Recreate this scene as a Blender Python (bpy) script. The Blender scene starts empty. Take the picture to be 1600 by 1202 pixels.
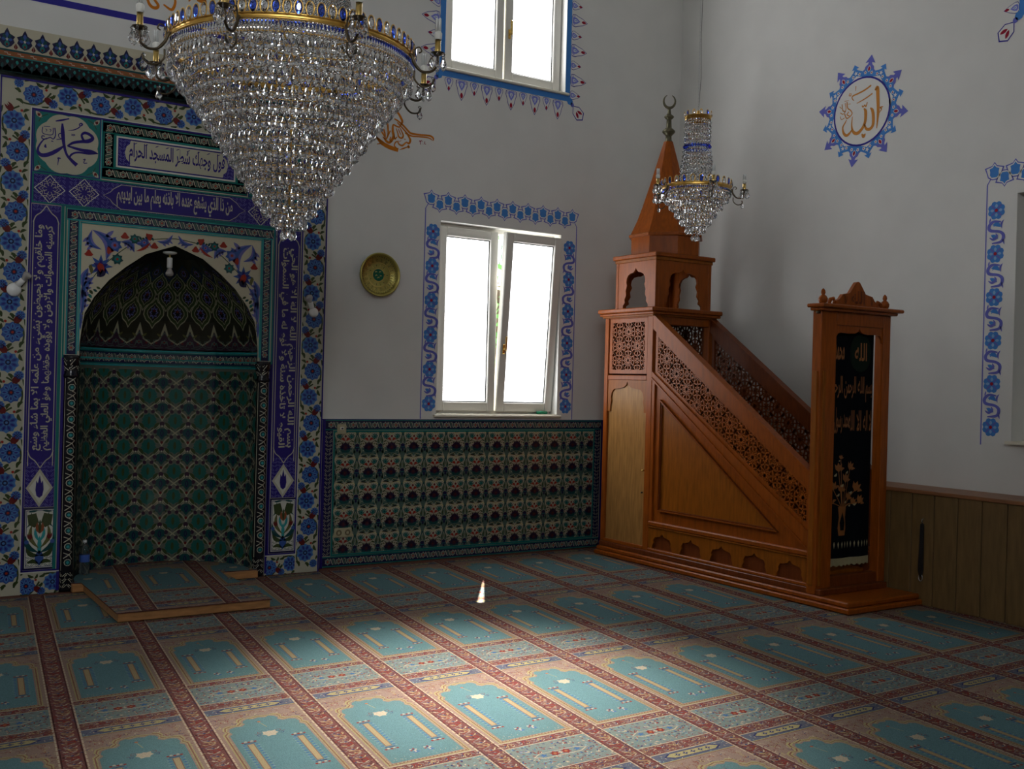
import bpy, math, random
import numpy as np
from mathutils import Vector
random.seed(7)
PI = math.pi
SC = bpy.context.scene
COL = SC.collection

# ------------------------------------------------------------------ camera
F_PX = 1643.5
YAW, PITCH, ROLL = math.radians(32.982), math.radians(-0.081), math.radians(1.498)
EYE = 1.6
cy_, sy_ = math.cos(YAW), math.sin(YAW)
cp_, sp_ = math.cos(PITCH), math.sin(PITCH)
FWD = np.array([sy_*cp_, cy_*cp_, sp_])
_r0 = np.array([cy_, -sy_, 0.0]); _u0 = np.cross(_r0, FWD)
RGT = math.cos(ROLL)*_r0 + math.sin(ROLL)*_u0
UPV = -math.sin(ROLL)*_r0 + math.cos(ROLL)*_u0
CAMP = np.array([0, 0, EYE])
cam_d = bpy.data.cameras.new('camera'); cam = bpy.data.objects.new('camera', cam_d); COL.objects.link(cam)
cam_d.sensor_fit = 'HORIZONTAL'; cam_d.sensor_width = 36.0; cam_d.lens = 36.0*F_PX/1600
cam_d.clip_start = 0.05; cam_d.clip_end = 200
from mathutils import Matrix
cam.matrix_world = Matrix(((RGT[0], UPV[0], -FWD[0], 0), (RGT[1], UPV[1], -FWD[1], 0), (RGT[2], UPV[2], -FWD[2], EYE), (0, 0, 0, 1)))
SC.camera = cam

# ------------------------------------------------------------------ view, world, daylight
SC.view_settings.view_transform = 'Standard'; SC.view_settings.look = 'None'
SC.view_settings.exposure = 0.0; SC.view_settings.gamma = 1.0
SC.cycles.max_bounces = 12; SC.cycles.transmission_bounces = 10; SC.cycles.glossy_bounces = 4; SC.cycles.diffuse_bounces = 4
SC.cycles.caustics_reflective = False; SC.cycles.caustics_refractive = False
SC.cycles.sample_clamp_indirect = 4.0
w = bpy.data.worlds.new('sky'); SC.world = w; w.use_nodes = True
w.node_tree.nodes['Background'].inputs[0].default_value = (0.92, 0.97, 1.0, 1)
w.node_tree.nodes['Background'].inputs[1].default_value = 1.6
PANE = 6.5         # radiance of the sunlit frosted panes
SUN_DIR = Vector((-0.675, -1.0, -1.206*1.20)).normalized()
sd = bpy.data.lights.new('sun', 'SUN'); sd.energy = 60; sd.angle = math.radians(0.5); sd.color = (1, 0.95, 0.86)
so = bpy.data.objects.new('sun', sd); COL.objects.link(so); so.rotation_euler = SUN_DIR.to_track_quat('-Z', 'Y').to_euler()
so.location = (9, 14, 12)
def glow(name, loc, sx, sz, power, spread):
    # sunlight scattered forwards by a frosted pane
    d = bpy.data.lights.new(name, 'AREA'); d.shape = 'RECTANGLE'; d.size = sx; d.size_y = sz
    d.energy = power; d.spread = math.radians(spread); d.color = (1, 0.96, 0.88)
    o = bpy.data.objects.new(name, d); COL.objects.link(o); o.location = loc
    o.rotation_euler = SUN_DIR.to_track_quat('-Z', 'Z').to_euler()
    return o
glow('pane_scatter', (5.22, 8.22, 5.25), 0.9, 0.8, 72, 27)

# ------------------------------------------------------------------ materials
MATS = {}
def principled(name, col, rough=0.5, metal=0.0, spec=0.5, coat=0.0, trans=0.0, ior=1.45, emit=None, es=0.0):
    m = bpy.data.materials.new(name); m.use_nodes = True
    b = m.node_tree.nodes['Principled BSDF']
    b.inputs['Base Color'].default_value = (*col, 1); b.inputs['Roughness'].default_value = rough
    b.inputs['Metallic'].default_value = metal; b.inputs['Specular IOR Level'].default_value = spec*(.38 if name.startswith('wood') else 1)
    b.inputs['Coat Weight'].default_value = coat; b.inputs['Coat Roughness'].default_value = 0.08
    b.inputs['Transmission Weight'].default_value = trans; b.inputs['IOR'].default_value = ior
    if emit: b.inputs['Emission Color'].default_value = (*emit, 1); b.inputs['Emission Strength'].default_value = es
    MATS[name] = m
    return m
def noisy(m, scale, amt, detail=3, stretch=(1, 1, 1), bump=0.0, kind='NOISE'):
    # vary the base colour with procedural noise, optional bump
    nt = m.node_tree; b = nt.nodes['Principled BSDF']; c = b.inputs['Base Color'].default_value[:]
    tc = nt.nodes.new('ShaderNodeTexCoord'); mp = nt.nodes.new('ShaderNodeMapping'); mp.inputs['Scale'].default_value = stretch
    n = nt.nodes.new('ShaderNodeTexNoise'); n.inputs['Scale'].default_value = scale; n.inputs['Detail'].default_value = detail
    r = nt.nodes.new('ShaderNodeValToRGB')
    r.color_ramp.elements[0].position = 0.3; r.color_ramp.elements[1].position = 0.72
    r.color_ramp.elements[0].color = (*[v*(1-amt) for v in c[:3]], 1); r.color_ramp.elements[1].color = (*[min(1, v*(1+amt)) for v in c[:3]], 1)
    nt.links.new(tc.outputs['Object'], mp.inputs['Vector']); nt.links.new(mp.outputs['Vector'], n.inputs['Vector'])
    nt.links.new(n.outputs['Fac'], r.inputs['Fac']); nt.links.new(r.outputs['Color'], b.inputs['Base Color'])
    if bump:
        bp = nt.nodes.new('ShaderNodeBump'); bp.inputs['Strength'].default_value = bump; bp.inputs['Distance'].default_value = 0.002
        nt.links.new(n.outputs['Fac'], bp.inputs['Height']); nt.links.new(bp.outputs['Normal'], b.inputs['Normal'])
    return m
noisy(principled('plaster', (0.70, 0.69, 0.66), 0.85, spec=0.2), 3.0, 0.03, bump=0.1)
principled('reveal', (0.80, 0.79, 0.75), 0.7)
principled('pvc', (0.72, 0.70, 0.64), 0.35)
principled('sill', (0.72, 0.68, 0.56), 0.4)
principled('gasket', (0.10, 0.10, 0.10), 0.6)
# tile glazes
for k, c in dict(cream=(0.42, 0.40, 0.31), white=(0.55, 0.55, 0.48), cobalt=(0.022, 0.014, 0.15), navy=(0.012, 0.012, 0.05), mid=(0.03, 0.075, 0.26),
                 sky=(0.06, 0.165, 0.38), teal=(0.012, 0.145, 0.135), dteal=(0.008, 0.052, 0.055), turq=(0.03, 0.27, 0.28), red=(0.27, 0.025, 0.015),
                 dred=(0.11, 0.012, 0.012), green=(0.035, 0.055, 0.018), olive=(0.10, 0.10, 0.03), black=(0.008, 0.008, 0.012), lav=(0.13, 0.13, 0.36),
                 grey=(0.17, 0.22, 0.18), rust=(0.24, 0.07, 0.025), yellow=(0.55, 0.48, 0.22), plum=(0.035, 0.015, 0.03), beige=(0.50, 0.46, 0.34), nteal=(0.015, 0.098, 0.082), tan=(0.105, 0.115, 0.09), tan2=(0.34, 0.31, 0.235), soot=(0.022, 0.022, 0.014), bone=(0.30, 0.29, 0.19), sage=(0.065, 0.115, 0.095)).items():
    principled('t_'+k, c, 0.16, spec=0.45)
# wall paints
for k, c in dict(blue=(0.06, 0.22, 0.58), navy=(0.03, 0.025, 0.26), lav=(0.20, 0.22, 0.62), red=(0.30, 0.01, 0.03), ochre=(0.55, 0.22, 0.04), orange=(0.55, 0.17, 0.01), plaster=(0.72, 0.71, 0.68), pale=(0.25, 0.42, 0.66), violet=(0.13, 0.14, 0.50)).items():
    principled('p_'+k, c, 0.7, spec=0.2)
# carpet yarns
for k, c in dict(field=(0.135, 0.255, 0.275), rose=(0.34, 0.235, 0.19), maroon=(0.20, 0.075, 0.068), red=(0.28, 0.04, 0.03), cream=(0.55, 0.45, 0.32), slate=(0.13, 0.14, 0.20), navy=(0.05, 0.06, 0.16), yellow=(0.42, 0.36, 0.17),
                 grey=(0.21, 0.26, 0.245), dark=(0.07, 0.03, 0.03), gold=(0.45, 0.33, 0.17), brown=(0.28, 0.12, 0.09), blue=(0.07, 0.17, 0.36), ltblue=(0.24, 0.38, 0.40), orange=(0.5, 0.18, 0.07), mauve=(0.27, 0.19, 0.18)).items():
    noisy(principled('c_'+k, tuple(v*.58 for v in c), 0.95, spec=0.05), 260, 0.22, 1, bump=0.6)
def wood(name, c, rough, stretch=(9, 9, 1.2)):
    return noisy(principled(name, c, rough, spec=0.5), 5.0, 0.22, 5, stretch)
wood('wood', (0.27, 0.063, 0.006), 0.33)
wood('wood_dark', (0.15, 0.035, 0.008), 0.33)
wood('wood_light', (0.33, 0.16, 0.045), 0.38)
wood('wood_mid', (0.25, 0.072, 0.005), 0.38)
wood('panelling', (0.15, 0.088, 0.032), 0.45, (6, 6, 0.8))
wood('panelling_cap', (0.24, 0.10, 0.04), 0.4, (6, 1, 6))
wood('pine', (0.36, 0.17, 0.06), 0.5, (2, 9, 9))
principled('brass', (0.72, 0.50, 0.16), 0.22, metal=1)
principled('gold', (0.85, 0.52, 0.13), 0.28, metal=1)
principled('bronze', (0.10, 0.075, 0.045), 0.42, metal=0.8)
principled('finial', (0.11, 0.10, 0.06), 0.4, metal=0.7)
principled('steel', (0.6, 0.6, 0.6), 0.3, metal=1)
principled('plastic', (0.75, 0.73, 0.66), 0.35)
principled('ivory', (0.40, 0.36, 0.23), 0.35)
principled('ivory_shade', (0.16, 0.13, 0.07), 0.5)
principled('porcelain', (0.78, 0.78, 0.76), 0.2)
principled('tube_glass', (0.85, 0.87, 0.9), 0.1, trans=0.5)
principled('crystal', (0.97, 0.98, 1.0), 0.0, trans=1.0, ior=1.62)
principled('blue_crystal', (0.06, 0.14, 0.85), 0.0, trans=1.0, ior=1.6)
principled('bulb_glass', (0.9, 0.85, 0.8), 0.05, trans=0.6)
principled('black_cloth', (0.004, 0.005, 0.007), 0.9, spec=0.05)
principled('green_cloth', (0.01, 0.017, 0.012), 0.9, spec=0.05)
principled('gold_thread', (0.24, 0.085, 0.018), 0.6)
principled('fringe', (0.34, 0.30, 0.17), 0.9)
principled('black_plastic', (0.012, 0.012, 0.014), 0.4)
principled('bottle', (0.75, 0.85, 0.9), 0.02, trans=0.95, ior=1.33)
principled('bottle_label', (0.05, 0.12, 0.45), 0.4)
principled('green_plastic', (0.01, 0.22, 0.10), 0.4)
principled('plate_gold', (0.42, 0.36, 0.10), 0.35, metal=0.8)
principled('plate_green', (0.0, 0.10, 0.05), 0.3)
principled('leaf', (0.12, 0.30, 0.08), 0.6)
principled('bark', (0.10, 0.07, 0.05), 0.9)
def emis(name, col, s):
    m = bpy.data.materials.new(name); m.use_nodes = True; nt = m.node_tree; nt.nodes.clear()
    e = nt.nodes.new('ShaderNodeEmission'); e.inputs[0].default_value = (*col, 1); e.inputs[1].default_value = s
    o = nt.nodes.new('ShaderNodeOutputMaterial'); nt.links.new(e.outputs[0], o.inputs[0]); MATS[name] = m
emis('pane', (0.97, 0.98, 1.0), PANE)
emis('pane_dim', (0.80, 0.85, 0.92), 0.75)
emis('pane_shut', (0.5, 0.55, 0.5), 0.05)
emis('fill_pane_left', (0.80, 0.91, 1.0), 0.35)
emis('fill_pane_rear', (0.90, 0.955, 1.0), 19.0)

# ------------------------------------------------------------------ objects
LOC = {}
def tag(o, label=None, cat=None, group=None, kind=None):
    if label: o['label'] = label
    if cat: o['category'] = cat
    if group: o['group'] = group
    if kind: o['kind'] = kind
    return o
def empty(name, loc, label=None, cat=None, group=None, kind=None, parent=None):
    o = bpy.data.objects.new(name, None); COL.objects.link(o); o.empty_display_size = 0.1
    L = LOC.get(parent.name, Vector((0, 0, 0))) if parent else Vector((0, 0, 0))
    o.location = Vector(loc)-L; LOC[o.name] = Vector(loc)
    if parent: o.parent = parent
    return tag(o, label, cat, group, kind)
class MB:
    """collects faces in world coordinates and links them as ONE mesh"""
    def __init__(s): s.v = []; s.f = []; s.m = []; s.mats = []; s.sm = []
    def mi(s, k):
        if k not in s.mats: s.mats.append(k)
        return s.mats.index(k)
    def add(s, vs, fs, k, smooth=False):
        n = len(s.v); s.v += [tuple(map(float, p)) for p in vs]; i = s.mi(k)
        for f in fs: s.f.append([n+j for j in f]); s.m.append(i); s.sm.append(smooth)
    def box(s, x0, y0, z0, x1, y1, z1, k):
        vs = [(x, y, z) for x in (x0, x1) for y in (y0, y1) for z in (z0, z1)]
        s.add(vs, [(0, 1, 3, 2), (4, 6, 7, 5), (0, 4, 5, 1), (2, 3, 7, 6), (0, 2, 6, 4), (1, 5, 7, 3)], k)
    def bevbox(s, x0, y0, z0, x1, y1, z1, k, b=0.008):
        # box with chamfered edges: hull of three inset boxes' corners
        import itertools
        X, Y, Z = (x0, x1), (y0, y1), (z0, z1); vs = []; idx = {}
        for i, j, l in itertools.product((0, 1), repeat=3):
            sx, sy, sz = (1-2*i)*b, (1-2*j)*b, (1-2*l)*b
            for a, p in enumerate(((X[i], Y[j]+sy, Z[l]+sz), (X[i]+sx, Y[j], Z[l]+sz), (X[i]+sx, Y[j]+sy, Z[l]))):
                idx[(i, j, l, a)] = len(vs); vs.append(p)
        I = idx; fs = []
        for i in (0, 1): fs.append([I[(i, 0, 0, 0)], I[(i, 1, 0, 0)], I[(i, 1, 1, 0)], I[(i, 0, 1, 0)]])
        for j in (0, 1): fs.append([I[(0, j, 0, 1)], I[(1, j, 0, 1)], I[(1, j, 1, 1)], I[(0, j, 1, 1)]])
        for l in (0, 1): fs.append([I[(0, 0, l, 2)], I[(1, 0, l, 2)], I[(1, 1, l, 2)], I[(0, 1, l, 2)]])
        for a in (0, 1):
            for c in (0, 1):
                fs.append([I[(a, c, 0, 0)], I[(a, c, 1, 0)], I[(a, c, 1, 1)], I[(a, c, 0, 1)]])
                fs.append([I[(a, 0, c, 0)], I[(a, 1, c, 0)], I[(a, 1, c, 2)], I[(a, 0, c, 2)]])
                fs.append([I[(0, a, c, 1)], I[(1, a, c, 1)], I[(1, a, c, 2)], I[(0, a, c, 2)]])
        for i, j, l in itertools.product((0, 1), repeat=3): fs.append([I[(i, j, l, 0)], I[(i, j, l, 1)], I[(i, j, l, 2)]])
        s.add(vs, fs, k)
    def lathe(s, c, prof, k, n=16, axis='z', smooth=True, a0=0, a1=2*PI):
        vs = []; fs = []; full = abs(a1-a0-2*PI) < 1e-6; m = n if full else n+1
        for r, h in prof:
            for i in range(m):
                a = a0+(a1-a0)*i/n; p = (r*math.cos(a), r*math.sin(a), h)
                if axis == 'y': p = (p[0], h, p[1])
                if axis == 'x': p = (h, p[0], p[1])
                vs.append((c[0]+p[0], c[1]+p[1], c[2]+p[2]))
        for j in range(len(prof)-1):
            for i in range(n):
                i2 = (i+1) % m; fs.append((j*m+i, j*m+i2, (j+1)*m+i2, (j+1)*m+i))
        s.add(vs, fs, k, smooth)
    def torus(s, c, R, r, k, n=40, m=6, sq=1.0):
        vs = [(c[0]+(R+r*math.cos(b))*math.cos(a), c[1]+(R+r*math.cos(b))*math.sin(a), c[2]+r*sq*math.sin(b)) for a in [2*PI*i/n for i in range(n)] for b in [2*PI*j/m for j in range(m)]]
        fs = [(i*m+j, ((i+1) % n)*m+j, ((i+1) % n)*m+(j+1) % m, i*m+(j+1) % m) for i in range(n) for j in range(m)]
        s.add(vs, fs, k, True)
    def tube(s, pts, r, k, n=8, cap=True):
        P = [Vector(p) for p in pts]; R = r if isinstance(r, (list, tuple)) else [r]*len(P)
        vs = []; fs = []; ref = Vector((0.13, 0.31, 0.94))
        t0 = (P[1]-P[0]).normalized(); u = t0.cross(ref).normalized()
        for i, p in enumerate(P):
            t = (P[min(i+1, len(P)-1)]-P[max(i-1, 0)]).normalized()
            u = (u-t*u.dot(t)).normalized(); w_ = t.cross(u)
            for j in range(n):
                a = 2*PI*j/n; vs.append(p+(u*math.cos(a)+w_*math.sin(a))*R[i])
        for i in range(len(P)-1):
            for j in range(n): fs.append((i*n+j, i*n+(j+1) % n, (i+1)*n+(j+1) % n, (i+1)*n+j))
        if cap: fs.append(tuple(range(n))[::-1]); fs.append(tuple((len(P)-1)*n+j for j in range(n)))
        s.add(vs, fs, k, True)
    def prism(s, poly, f0, f1, k, side=None):
        """poly: 2-D outline; f0/f1 map (a,b) to the two end faces"""
        n = len(poly); vs = [f0(a, b) for a, b in poly]+[f1(a, b) for a, b in poly]
        s.add(vs, [tuple(range(n))[::-1], tuple(range(n, 2*n))]+[(i, (i+1) % n, n+(i+1) % n, n+i) for i in range(n)], k)
    def build(s, name, parent=None, L=None, label=None):
        o3 = LOC[parent.name] if parent else Vector(L or (0, 0, 0))
        me = bpy.data.meshes.new(name)
        me.from_pydata([(a-o3[0], b-o3[1], c-o3[2]) for a, b, c in s.v], [], s.f)
        for k in s.mats: me.materials.append(MATS[k])
        me.polygons.foreach_set('material_index', s.m); me.polygons.foreach_set('use_smooth', s.sm)
        me.update()
        o = bpy.data.objects.new(name, me); COL.objects.link(o); LOC[o.name] = Vector(o3)
        if parent: o.parent = parent
        else: o.location = o3
        if label: o['label'] = label
        return o
def single(name, mb, L, label, cat, group=None):
    return tag(mb.build(name, None, L), label, cat, group)
def struct(name, mb, parent=None, L=None):
    o = mb.build(name, parent, L)
    if not parent: o['kind'] = 'structure'
    return o

# ------------------------------------------------------------------ flat ornament
def clip_poly(P, a, b, c):
    """keep a*x+b*y<=c"""
    out = []
    for i in range(len(P)):
        p, q = P[i], P[(i+1) % len(P)]; dp = a*p[0]+b*p[1]-c; dq = a*q[0]+b*q[1]-c
        if dp <= 0: out.append(p)
        if dp*dq < 0:
            t = dp/(dp-dq); out.append((p[0]+t*(q[0]-p[0]), p[1]+t*(q[1]-p[1])))
    return out
def clip_rect(P, r):
    x0, y0, x1, y1 = r
    xs = [p[0] for p in P]; ys = [p[1] for p in P]
    if min(xs) >= x0 and max(xs) <= x1 and min(ys) >= y0 and max(ys) <= y1: return P
    if max(xs) <= x0 or min(xs) >= x1 or max(ys) <= y0 or min(ys) >= y1: return []
    for h in ((-1, 0, -x0), (1, 0, x1), (0, -1, -y0), (0, 1, y1)):
        P = clip_poly(P, *h)
        if len(P) < 3: return []
    return P
def spline(pts, n=5):
    if len(pts) < 3: return list(pts)
    P = [np.array(p, float) for p in pts]; P = [2*P[0]-P[1]]+P+[2*P[-1]-P[-2]]; out = []
    for i in range(1, len(P)-2):
        for j in range(n):
            t = j/n
            out.append(0.5*((2*P[i])+(-P[i-1]+P[i+1])*t+(2*P[i-1]-5*P[i]+4*P[i+1]-P[i+2])*t*t+(-P[i-1]+3*P[i]-3*P[i+1]+P[i+2])*t**3))
    out.append(P[-2]); return [tuple(p) for p in out]
class Pat:
    def __init__(s, F=None, M=(1, 0, 0, 1, 0, 0)): s.F = [] if F is None else F; s.M = M; s.pre = ''
    def tr(s, x=0, y=0, r=0, sx=1, sy=None, sh=0):
        sy = sx if sy is None else sy; r = math.radians(r); c, n = math.cos(r), math.sin(r)
        a, b, cc, d = c*sx, -n*sy+sh*sy, n*sx, c*sy
        A, B, C, D, E, G = s.M
        q = Pat(s.F, (A*a+B*cc, A*b+B*d, C*a+D*cc, C*b+D*d, A*x+B*y+E, C*x+D*y+G)); q.pre = s.pre
        return q
    def poly(s, pts, c, z=1):
        A, B, C, D, E, G = s.M
        s.F.append(([(A*x+B*y+E, C*x+D*y+G) for x, y in pts], s.pre+c, z))
    def rect(s, x0, y0, x1, y1, c, z=1): s.poly([(x0, y0), (x1, y0), (x1, y1), (x0, y1)], c, z)
    def frame(s, x0, y0, x1, y1, t, c, z=1):
        s.rect(x0, y0, x1, y0+t, c, z); s.rect(x0, y1-t, x1, y1, c, z); s.rect(x0, y0+t, x0+t, y1-t, c, z); s.rect(x1-t, y0+t, x1, y1-t, c, z)
    def circ(s, x, y, r, c, z=1, n=12, ry=None):
        ry = r if ry is None else ry
        s.poly([(x+r*math.cos(2*PI*i/n), y+ry*math.sin(2*PI*i/n)) for i in range(n)], c, z)
    def star(s, x, y, n, r1, r2, c, z=1, rot=90):
        s.poly([(x+(r1 if i % 2 == 0 else r2)*math.cos(PI*i/n+math.radians(rot)), y+(r1 if i % 2 == 0 else r2)*math.sin(PI*i/n+math.radians(rot))) for i in range(2*n)], c, z)
    def leaf(s, x0, y0, x1, y1, w, c, z=1, bend=0.0, n=5):
        dx, dy = x1-x0, y1-y0; L = math.hypot(dx, dy) or 1e-9; ux, uy = dx/L, dy/L; a = []; b = []
        for i in range(n+1):
            t = i/n; h = w/2*math.sin(PI*t)**0.8 if 0 < t < 1 else 0; o = bend*L*math.sin(PI*t)
            cx, cy = x0+dx*t-uy*o, y0+dy*t+ux*o
            a.append((cx-uy*h, cy+ux*h)); b.append((cx+uy*h, cy-ux*h))
        s.poly(a+b[1:-1][::-1], c, z)
    def line(s, pts, w, c, z=1, smooth=False, closed=False):
        if smooth:
            if isinstance(w, (list, tuple)):
                q = spline([(p[0], p[1], ww) for p, ww in zip(pts, w)]); pts = [(a, b) for a, b, _ in q]; w = [max(t, 1e-5) for _, _, t in q]
            else: pts = spline(pts)
        if closed: pts = list(pts)+[pts[0], pts[1]]
        W = w if isinstance(w, (list, tuple)) else [w]*len(pts); Lf = []; Rt = []; n = len(pts)
        for i in range(n):
            p, q = pts[max(i-1, 0)], pts[min(i+1, n-1)]; dx, dy = q[0]-p[0], q[1]-p[1]; L = math.hypot(dx, dy) or 1e-9
            Lf.append((pts[i][0]-dy/L*W[i]/2, pts[i][1]+dx/L*W[i]/2)); Rt.append((pts[i][0]+dy/L*W[i]/2, pts[i][1]-dx/L*W[i]/2))
        for i in range(n-1): s.poly([Lf[i], Rt[i], Rt[i+1], Lf[i+1]], c, z)
    def ring(s, x, y, r, w, c, z=1, n=24, ry=None):
        ry = r if ry is None else ry
        s.line([(x+r*math.cos(2*PI*i/n), y+ry*math.sin(2*PI*i/n)) for i in range(n)], w, c, z, closed=True)
    def clipped(s, r):
        q = Pat()
        for P, c, z in s.F:
            P = clip_rect(P, r)
            if len(P) > 2: q.F.append((P, c, z))
        return q
def lay(mb, pat, fn, cuts_u=None, cuts_v=None):
    """drape a pattern: fn(u, v, layer) -> point; optional cuts keep bent surfaces faceted alike"""
    for P, c, z in pat.F:
        pieces = [P]
        for ax, cuts in ((0, cuts_u), (1, cuts_v)):
            if cuts is None: continue
            nxt = []
            for Q in pieces:
                lo = min(p[ax] for p in Q); hi = max(p[ax] for p in Q); cs = [t for t in cuts if lo < t < hi]
                if not cs: nxt.append(Q); continue
                e = [lo-1]+cs+[hi+1]
                for a, b in zip(e[:-1], e[1:]):
                    R = clip_poly(clip_poly(Q, -1 if ax == 0 else 0, -1 if ax else 0, -a), 1 if ax == 0 else 0, 1 if ax else 0, b)
                    if len(R) > 2: nxt.append(R)
            pieces = nxt
        for Q in pieces: mb.add([fn(u, v, z) for u, v in Q], [tuple(range(len(Q)))], c)
EPS = 0.0006
WY = 8.28; MY = 8.13; RX = 7.37; PX = 6.97
def on_front(y): return lambda u, v, l: (u, y-l*EPS, v)
def on_right(x): return lambda u, v, l: (x-l*EPS, -u, v)
def ray(px, py):
    v = np.array([(px-800)/F_PX, -(py-601)/F_PX, 1.0]); return v[0]*RGT+v[1]*UPV+v[2]*FWD
def at(px, py, ax, val):
    d = ray(px, py); return CAMP+d*((val-CAMP[ax])/d[ax])
def at_depth(px, py, d): return CAMP+ray(px, py)*d

# Arabic shaping into presentation forms
FORMS = {}
for spec in '621:FE80:1 622:FE81:2 623:FE83:2 624:FE85:2 625:FE87:2 626:FE89:4 627:FE8D:2 628:FE8F:4 629:FE93:2 62A:FE95:4 62B:FE99:4 62C:FE9D:4 62D:FEA1:4 62E:FEA5:4 62F:FEA9:2 630:FEAB:2 631:FEAD:2 632:FEAF:2 633:FEB1:4 634:FEB5:4 635:FEB9:4 636:FEBD:4 637:FEC1:4 638:FEC5:4 639:FEC9:4 63A:FECD:4 641:FED1:4 642:FED5:4 643:FED9:4 644:FEDD:4 645:FEE1:4 646:FEE5:4 647:FEE9:4 648:FEED:2 649:FEEF:2 64A:FEF1:4'.split():
    a, b, n = spec.split(':'); FORMS[chr(int(a, 16))] = (int(b, 16), int(n))
def shape_ar(t):
    out = []; i = 0; prev = False
    while i < len(t):
        ch = t[i]
        if ch not in FORMS: out.append(ch); prev = False; i += 1; continue
        base, n = FORMS[ch]
        if ch == '\u0644' and i+1 < len(t) and t[i+1] in '\u0622\u0623\u0625\u0627':
            lb = {'\u0622': 0xFEF5, '\u0623': 0xFEF7, '\u0625': 0xFEF9, '\u0627': 0xFEFB}[t[i+1]]
            out.append(chr(lb+(1 if prev else 0))); prev = False; i += 2; continue
        nxt = n == 4 and i+1 < len(t) and t[i+1] in FORMS and FORMS[t[i+1]][1] > 1
        out.append(chr(base+(3 if prev and nxt else 2 if nxt else 1 if prev else 0))); prev = nxt; i += 1
    return ''.join(reversed(out))
def text_polys(t, bold=0.0, shear=0.0):
    c = bpy.data.curves.new('t', 'FONT'); c.body = t; c.resolution_u = 3; c.offset = bold; c.shear = shear
    o = bpy.data.objects.new('t', c); COL.objects.link(o); bpy.context.view_layer.update()
    me = bpy.data.meshes.new_from_object(o.evaluated_get(bpy.context.evaluated_depsgraph_get()))
    V = [(v.co.x, v.co.y) for v in me.vertices]; P = [[V[i] for i in p.vertices] for p in me.polygons]
    bpy.data.objects.remove(o); bpy.data.meshes.remove(me); bpy.data.curves.remove(c)
    xs = [x for p in P for x, _ in p]; ys = [y for p in P for _, y in p]
    return P, (min(xs), min(ys), max(xs), max(ys))
def put_text(p, t, x0, y0, x1, y1, c, z, arabic=True, bold=0.012):
    """text fitted to a box in the pattern's own frame"""
    P, (a, b, d, e) = text_polys(shape_ar(t) if arabic else t, bold)
    sx, sy = (x1-x0)/(d-a), (y1-y0)/(e-b)
    for q in P: p.poly([(x0+(x-a)*sx, y0+(y-b)*sy) for x, y in q], c, z)

# ------------------------------------------------------------------ tile motifs (u right, v up, metres)
def T():
    p = Pat(); p.pre = 't_'; return p
def blossom(p, R, z=2, alt=0):
    p.star(0, 0, 10, R*1.05, R*0.9, 'sky' if alt else 'mid', z)
    for k in range(8):
        a = k*PI/4+(PI/8 if alt else 0); c, s = math.cos(a), math.sin(a)
        p.leaf(.26*R*c, .26*R*s, .93*R*c, .93*R*s, .40*R, 'sky' if not alt else 'mid', z+1)
        p.leaf(.40*R*c, .40*R*s, .78*R*c, .78*R*s, .15*R, 'cobalt', z+2)
    p.circ(0, 0, .27*R, 'navy', z+2, 10); p.circ(0, 0, .13*R, 'red' if not alt else 'sky', z+3, 8)
def tulip(p, S, c='dred', z=2):
    p.poly([(0, -.5*S), (.3*S, -.25*S), (.34*S, .1*S), (.2*S, .5*S), (.08*S, .12*S), (0, .42*S), (-.08*S, .12*S), (-.2*S, .5*S), (-.34*S, .1*S), (-.3*S, -.25*S)], c, z)
def flower_unit(p, L, W, i):
    m = 1 if i % 2 else -1
    q = p.tr(0, 0, 0, m, 1)
    q.line([(-.30*W, -.5*L), (-.42*W, -.2*L), (-.38*W, .15*L), (-.1*W, .38*L), (.1*W, .5*L)], .012, 'green', 2, True)
    q.line([(.40*W, -.35*L), (.2*W, -.46*L), (-.05*W, -.42*L)], .008, 'green', 2, True)
    blossom(q.tr(-.06*W, 0), .36*W, 3, i % 2)
    blossom(q.tr(.30*W, -.43*L), .17*W, 3, 1)
    tulip(q.tr(-.22*W, .43*L, 40), .36*W, 'dred', 4)
    q.circ(.18*W, .36*L, .05*W, 'red', 4, 8)
    for a, b, c, d, w_ in ((.42, .05, .30, .30, .07), (.22, .30, .44, .42, .06), (-.46, -.30, -.28, -.48, .07), (-.05, -.36, .08, -.56, .07), (-.46, .22, -.42, .46, .06), (.44, -.12, .38, -.28, .05)):
        q.leaf(a*W, b*L, c*W, d*L, w_*W*1.7, 'green', 4, .15)
def flower_run(p, x0, y0, x1, y1, n, W, start=0):
    L = math.hypot(x1-x0, y1-y0)/n; ang = math.degrees(math.atan2(y1-y0, x1-x0))-90
    for i in range(n):
        t = (i+.5)/n; flower_unit(p.tr(x0+(x1-x0)*t, y0+(y1-y0)*t, ang), L, W, i+start)
def chain_unit(p, L, W, red):
    w = W*.5
    p.star(0, 0, 6, w*.80, w*.56, 'cream', 2); p.star(0, 0, 6, w*.64, w*.42, 'dteal', 3); p.star(0, 0, 6, w*.44, w*.24, 'cream', 4); p.star(0, 0, 6, w*.36, w*.18, 'red' if red else 'dred', 5)
    for k in (-1, 1):
        x = k*.0
    for dx, c, wd in ((-.16, 'cream', .10), (0, 'sage', .20), (.14, 'cream', .08), (.24, 'sage', .08)):
        p.line([((.5+dx-.12)*L, .72*w), ((.5+dx-.03)*L, .30*w), ((.5+dx+.03)*L, -.30*w), ((.5+dx+.12)*L, -.72*w)], wd*L*.62, c, 2, False)
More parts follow.
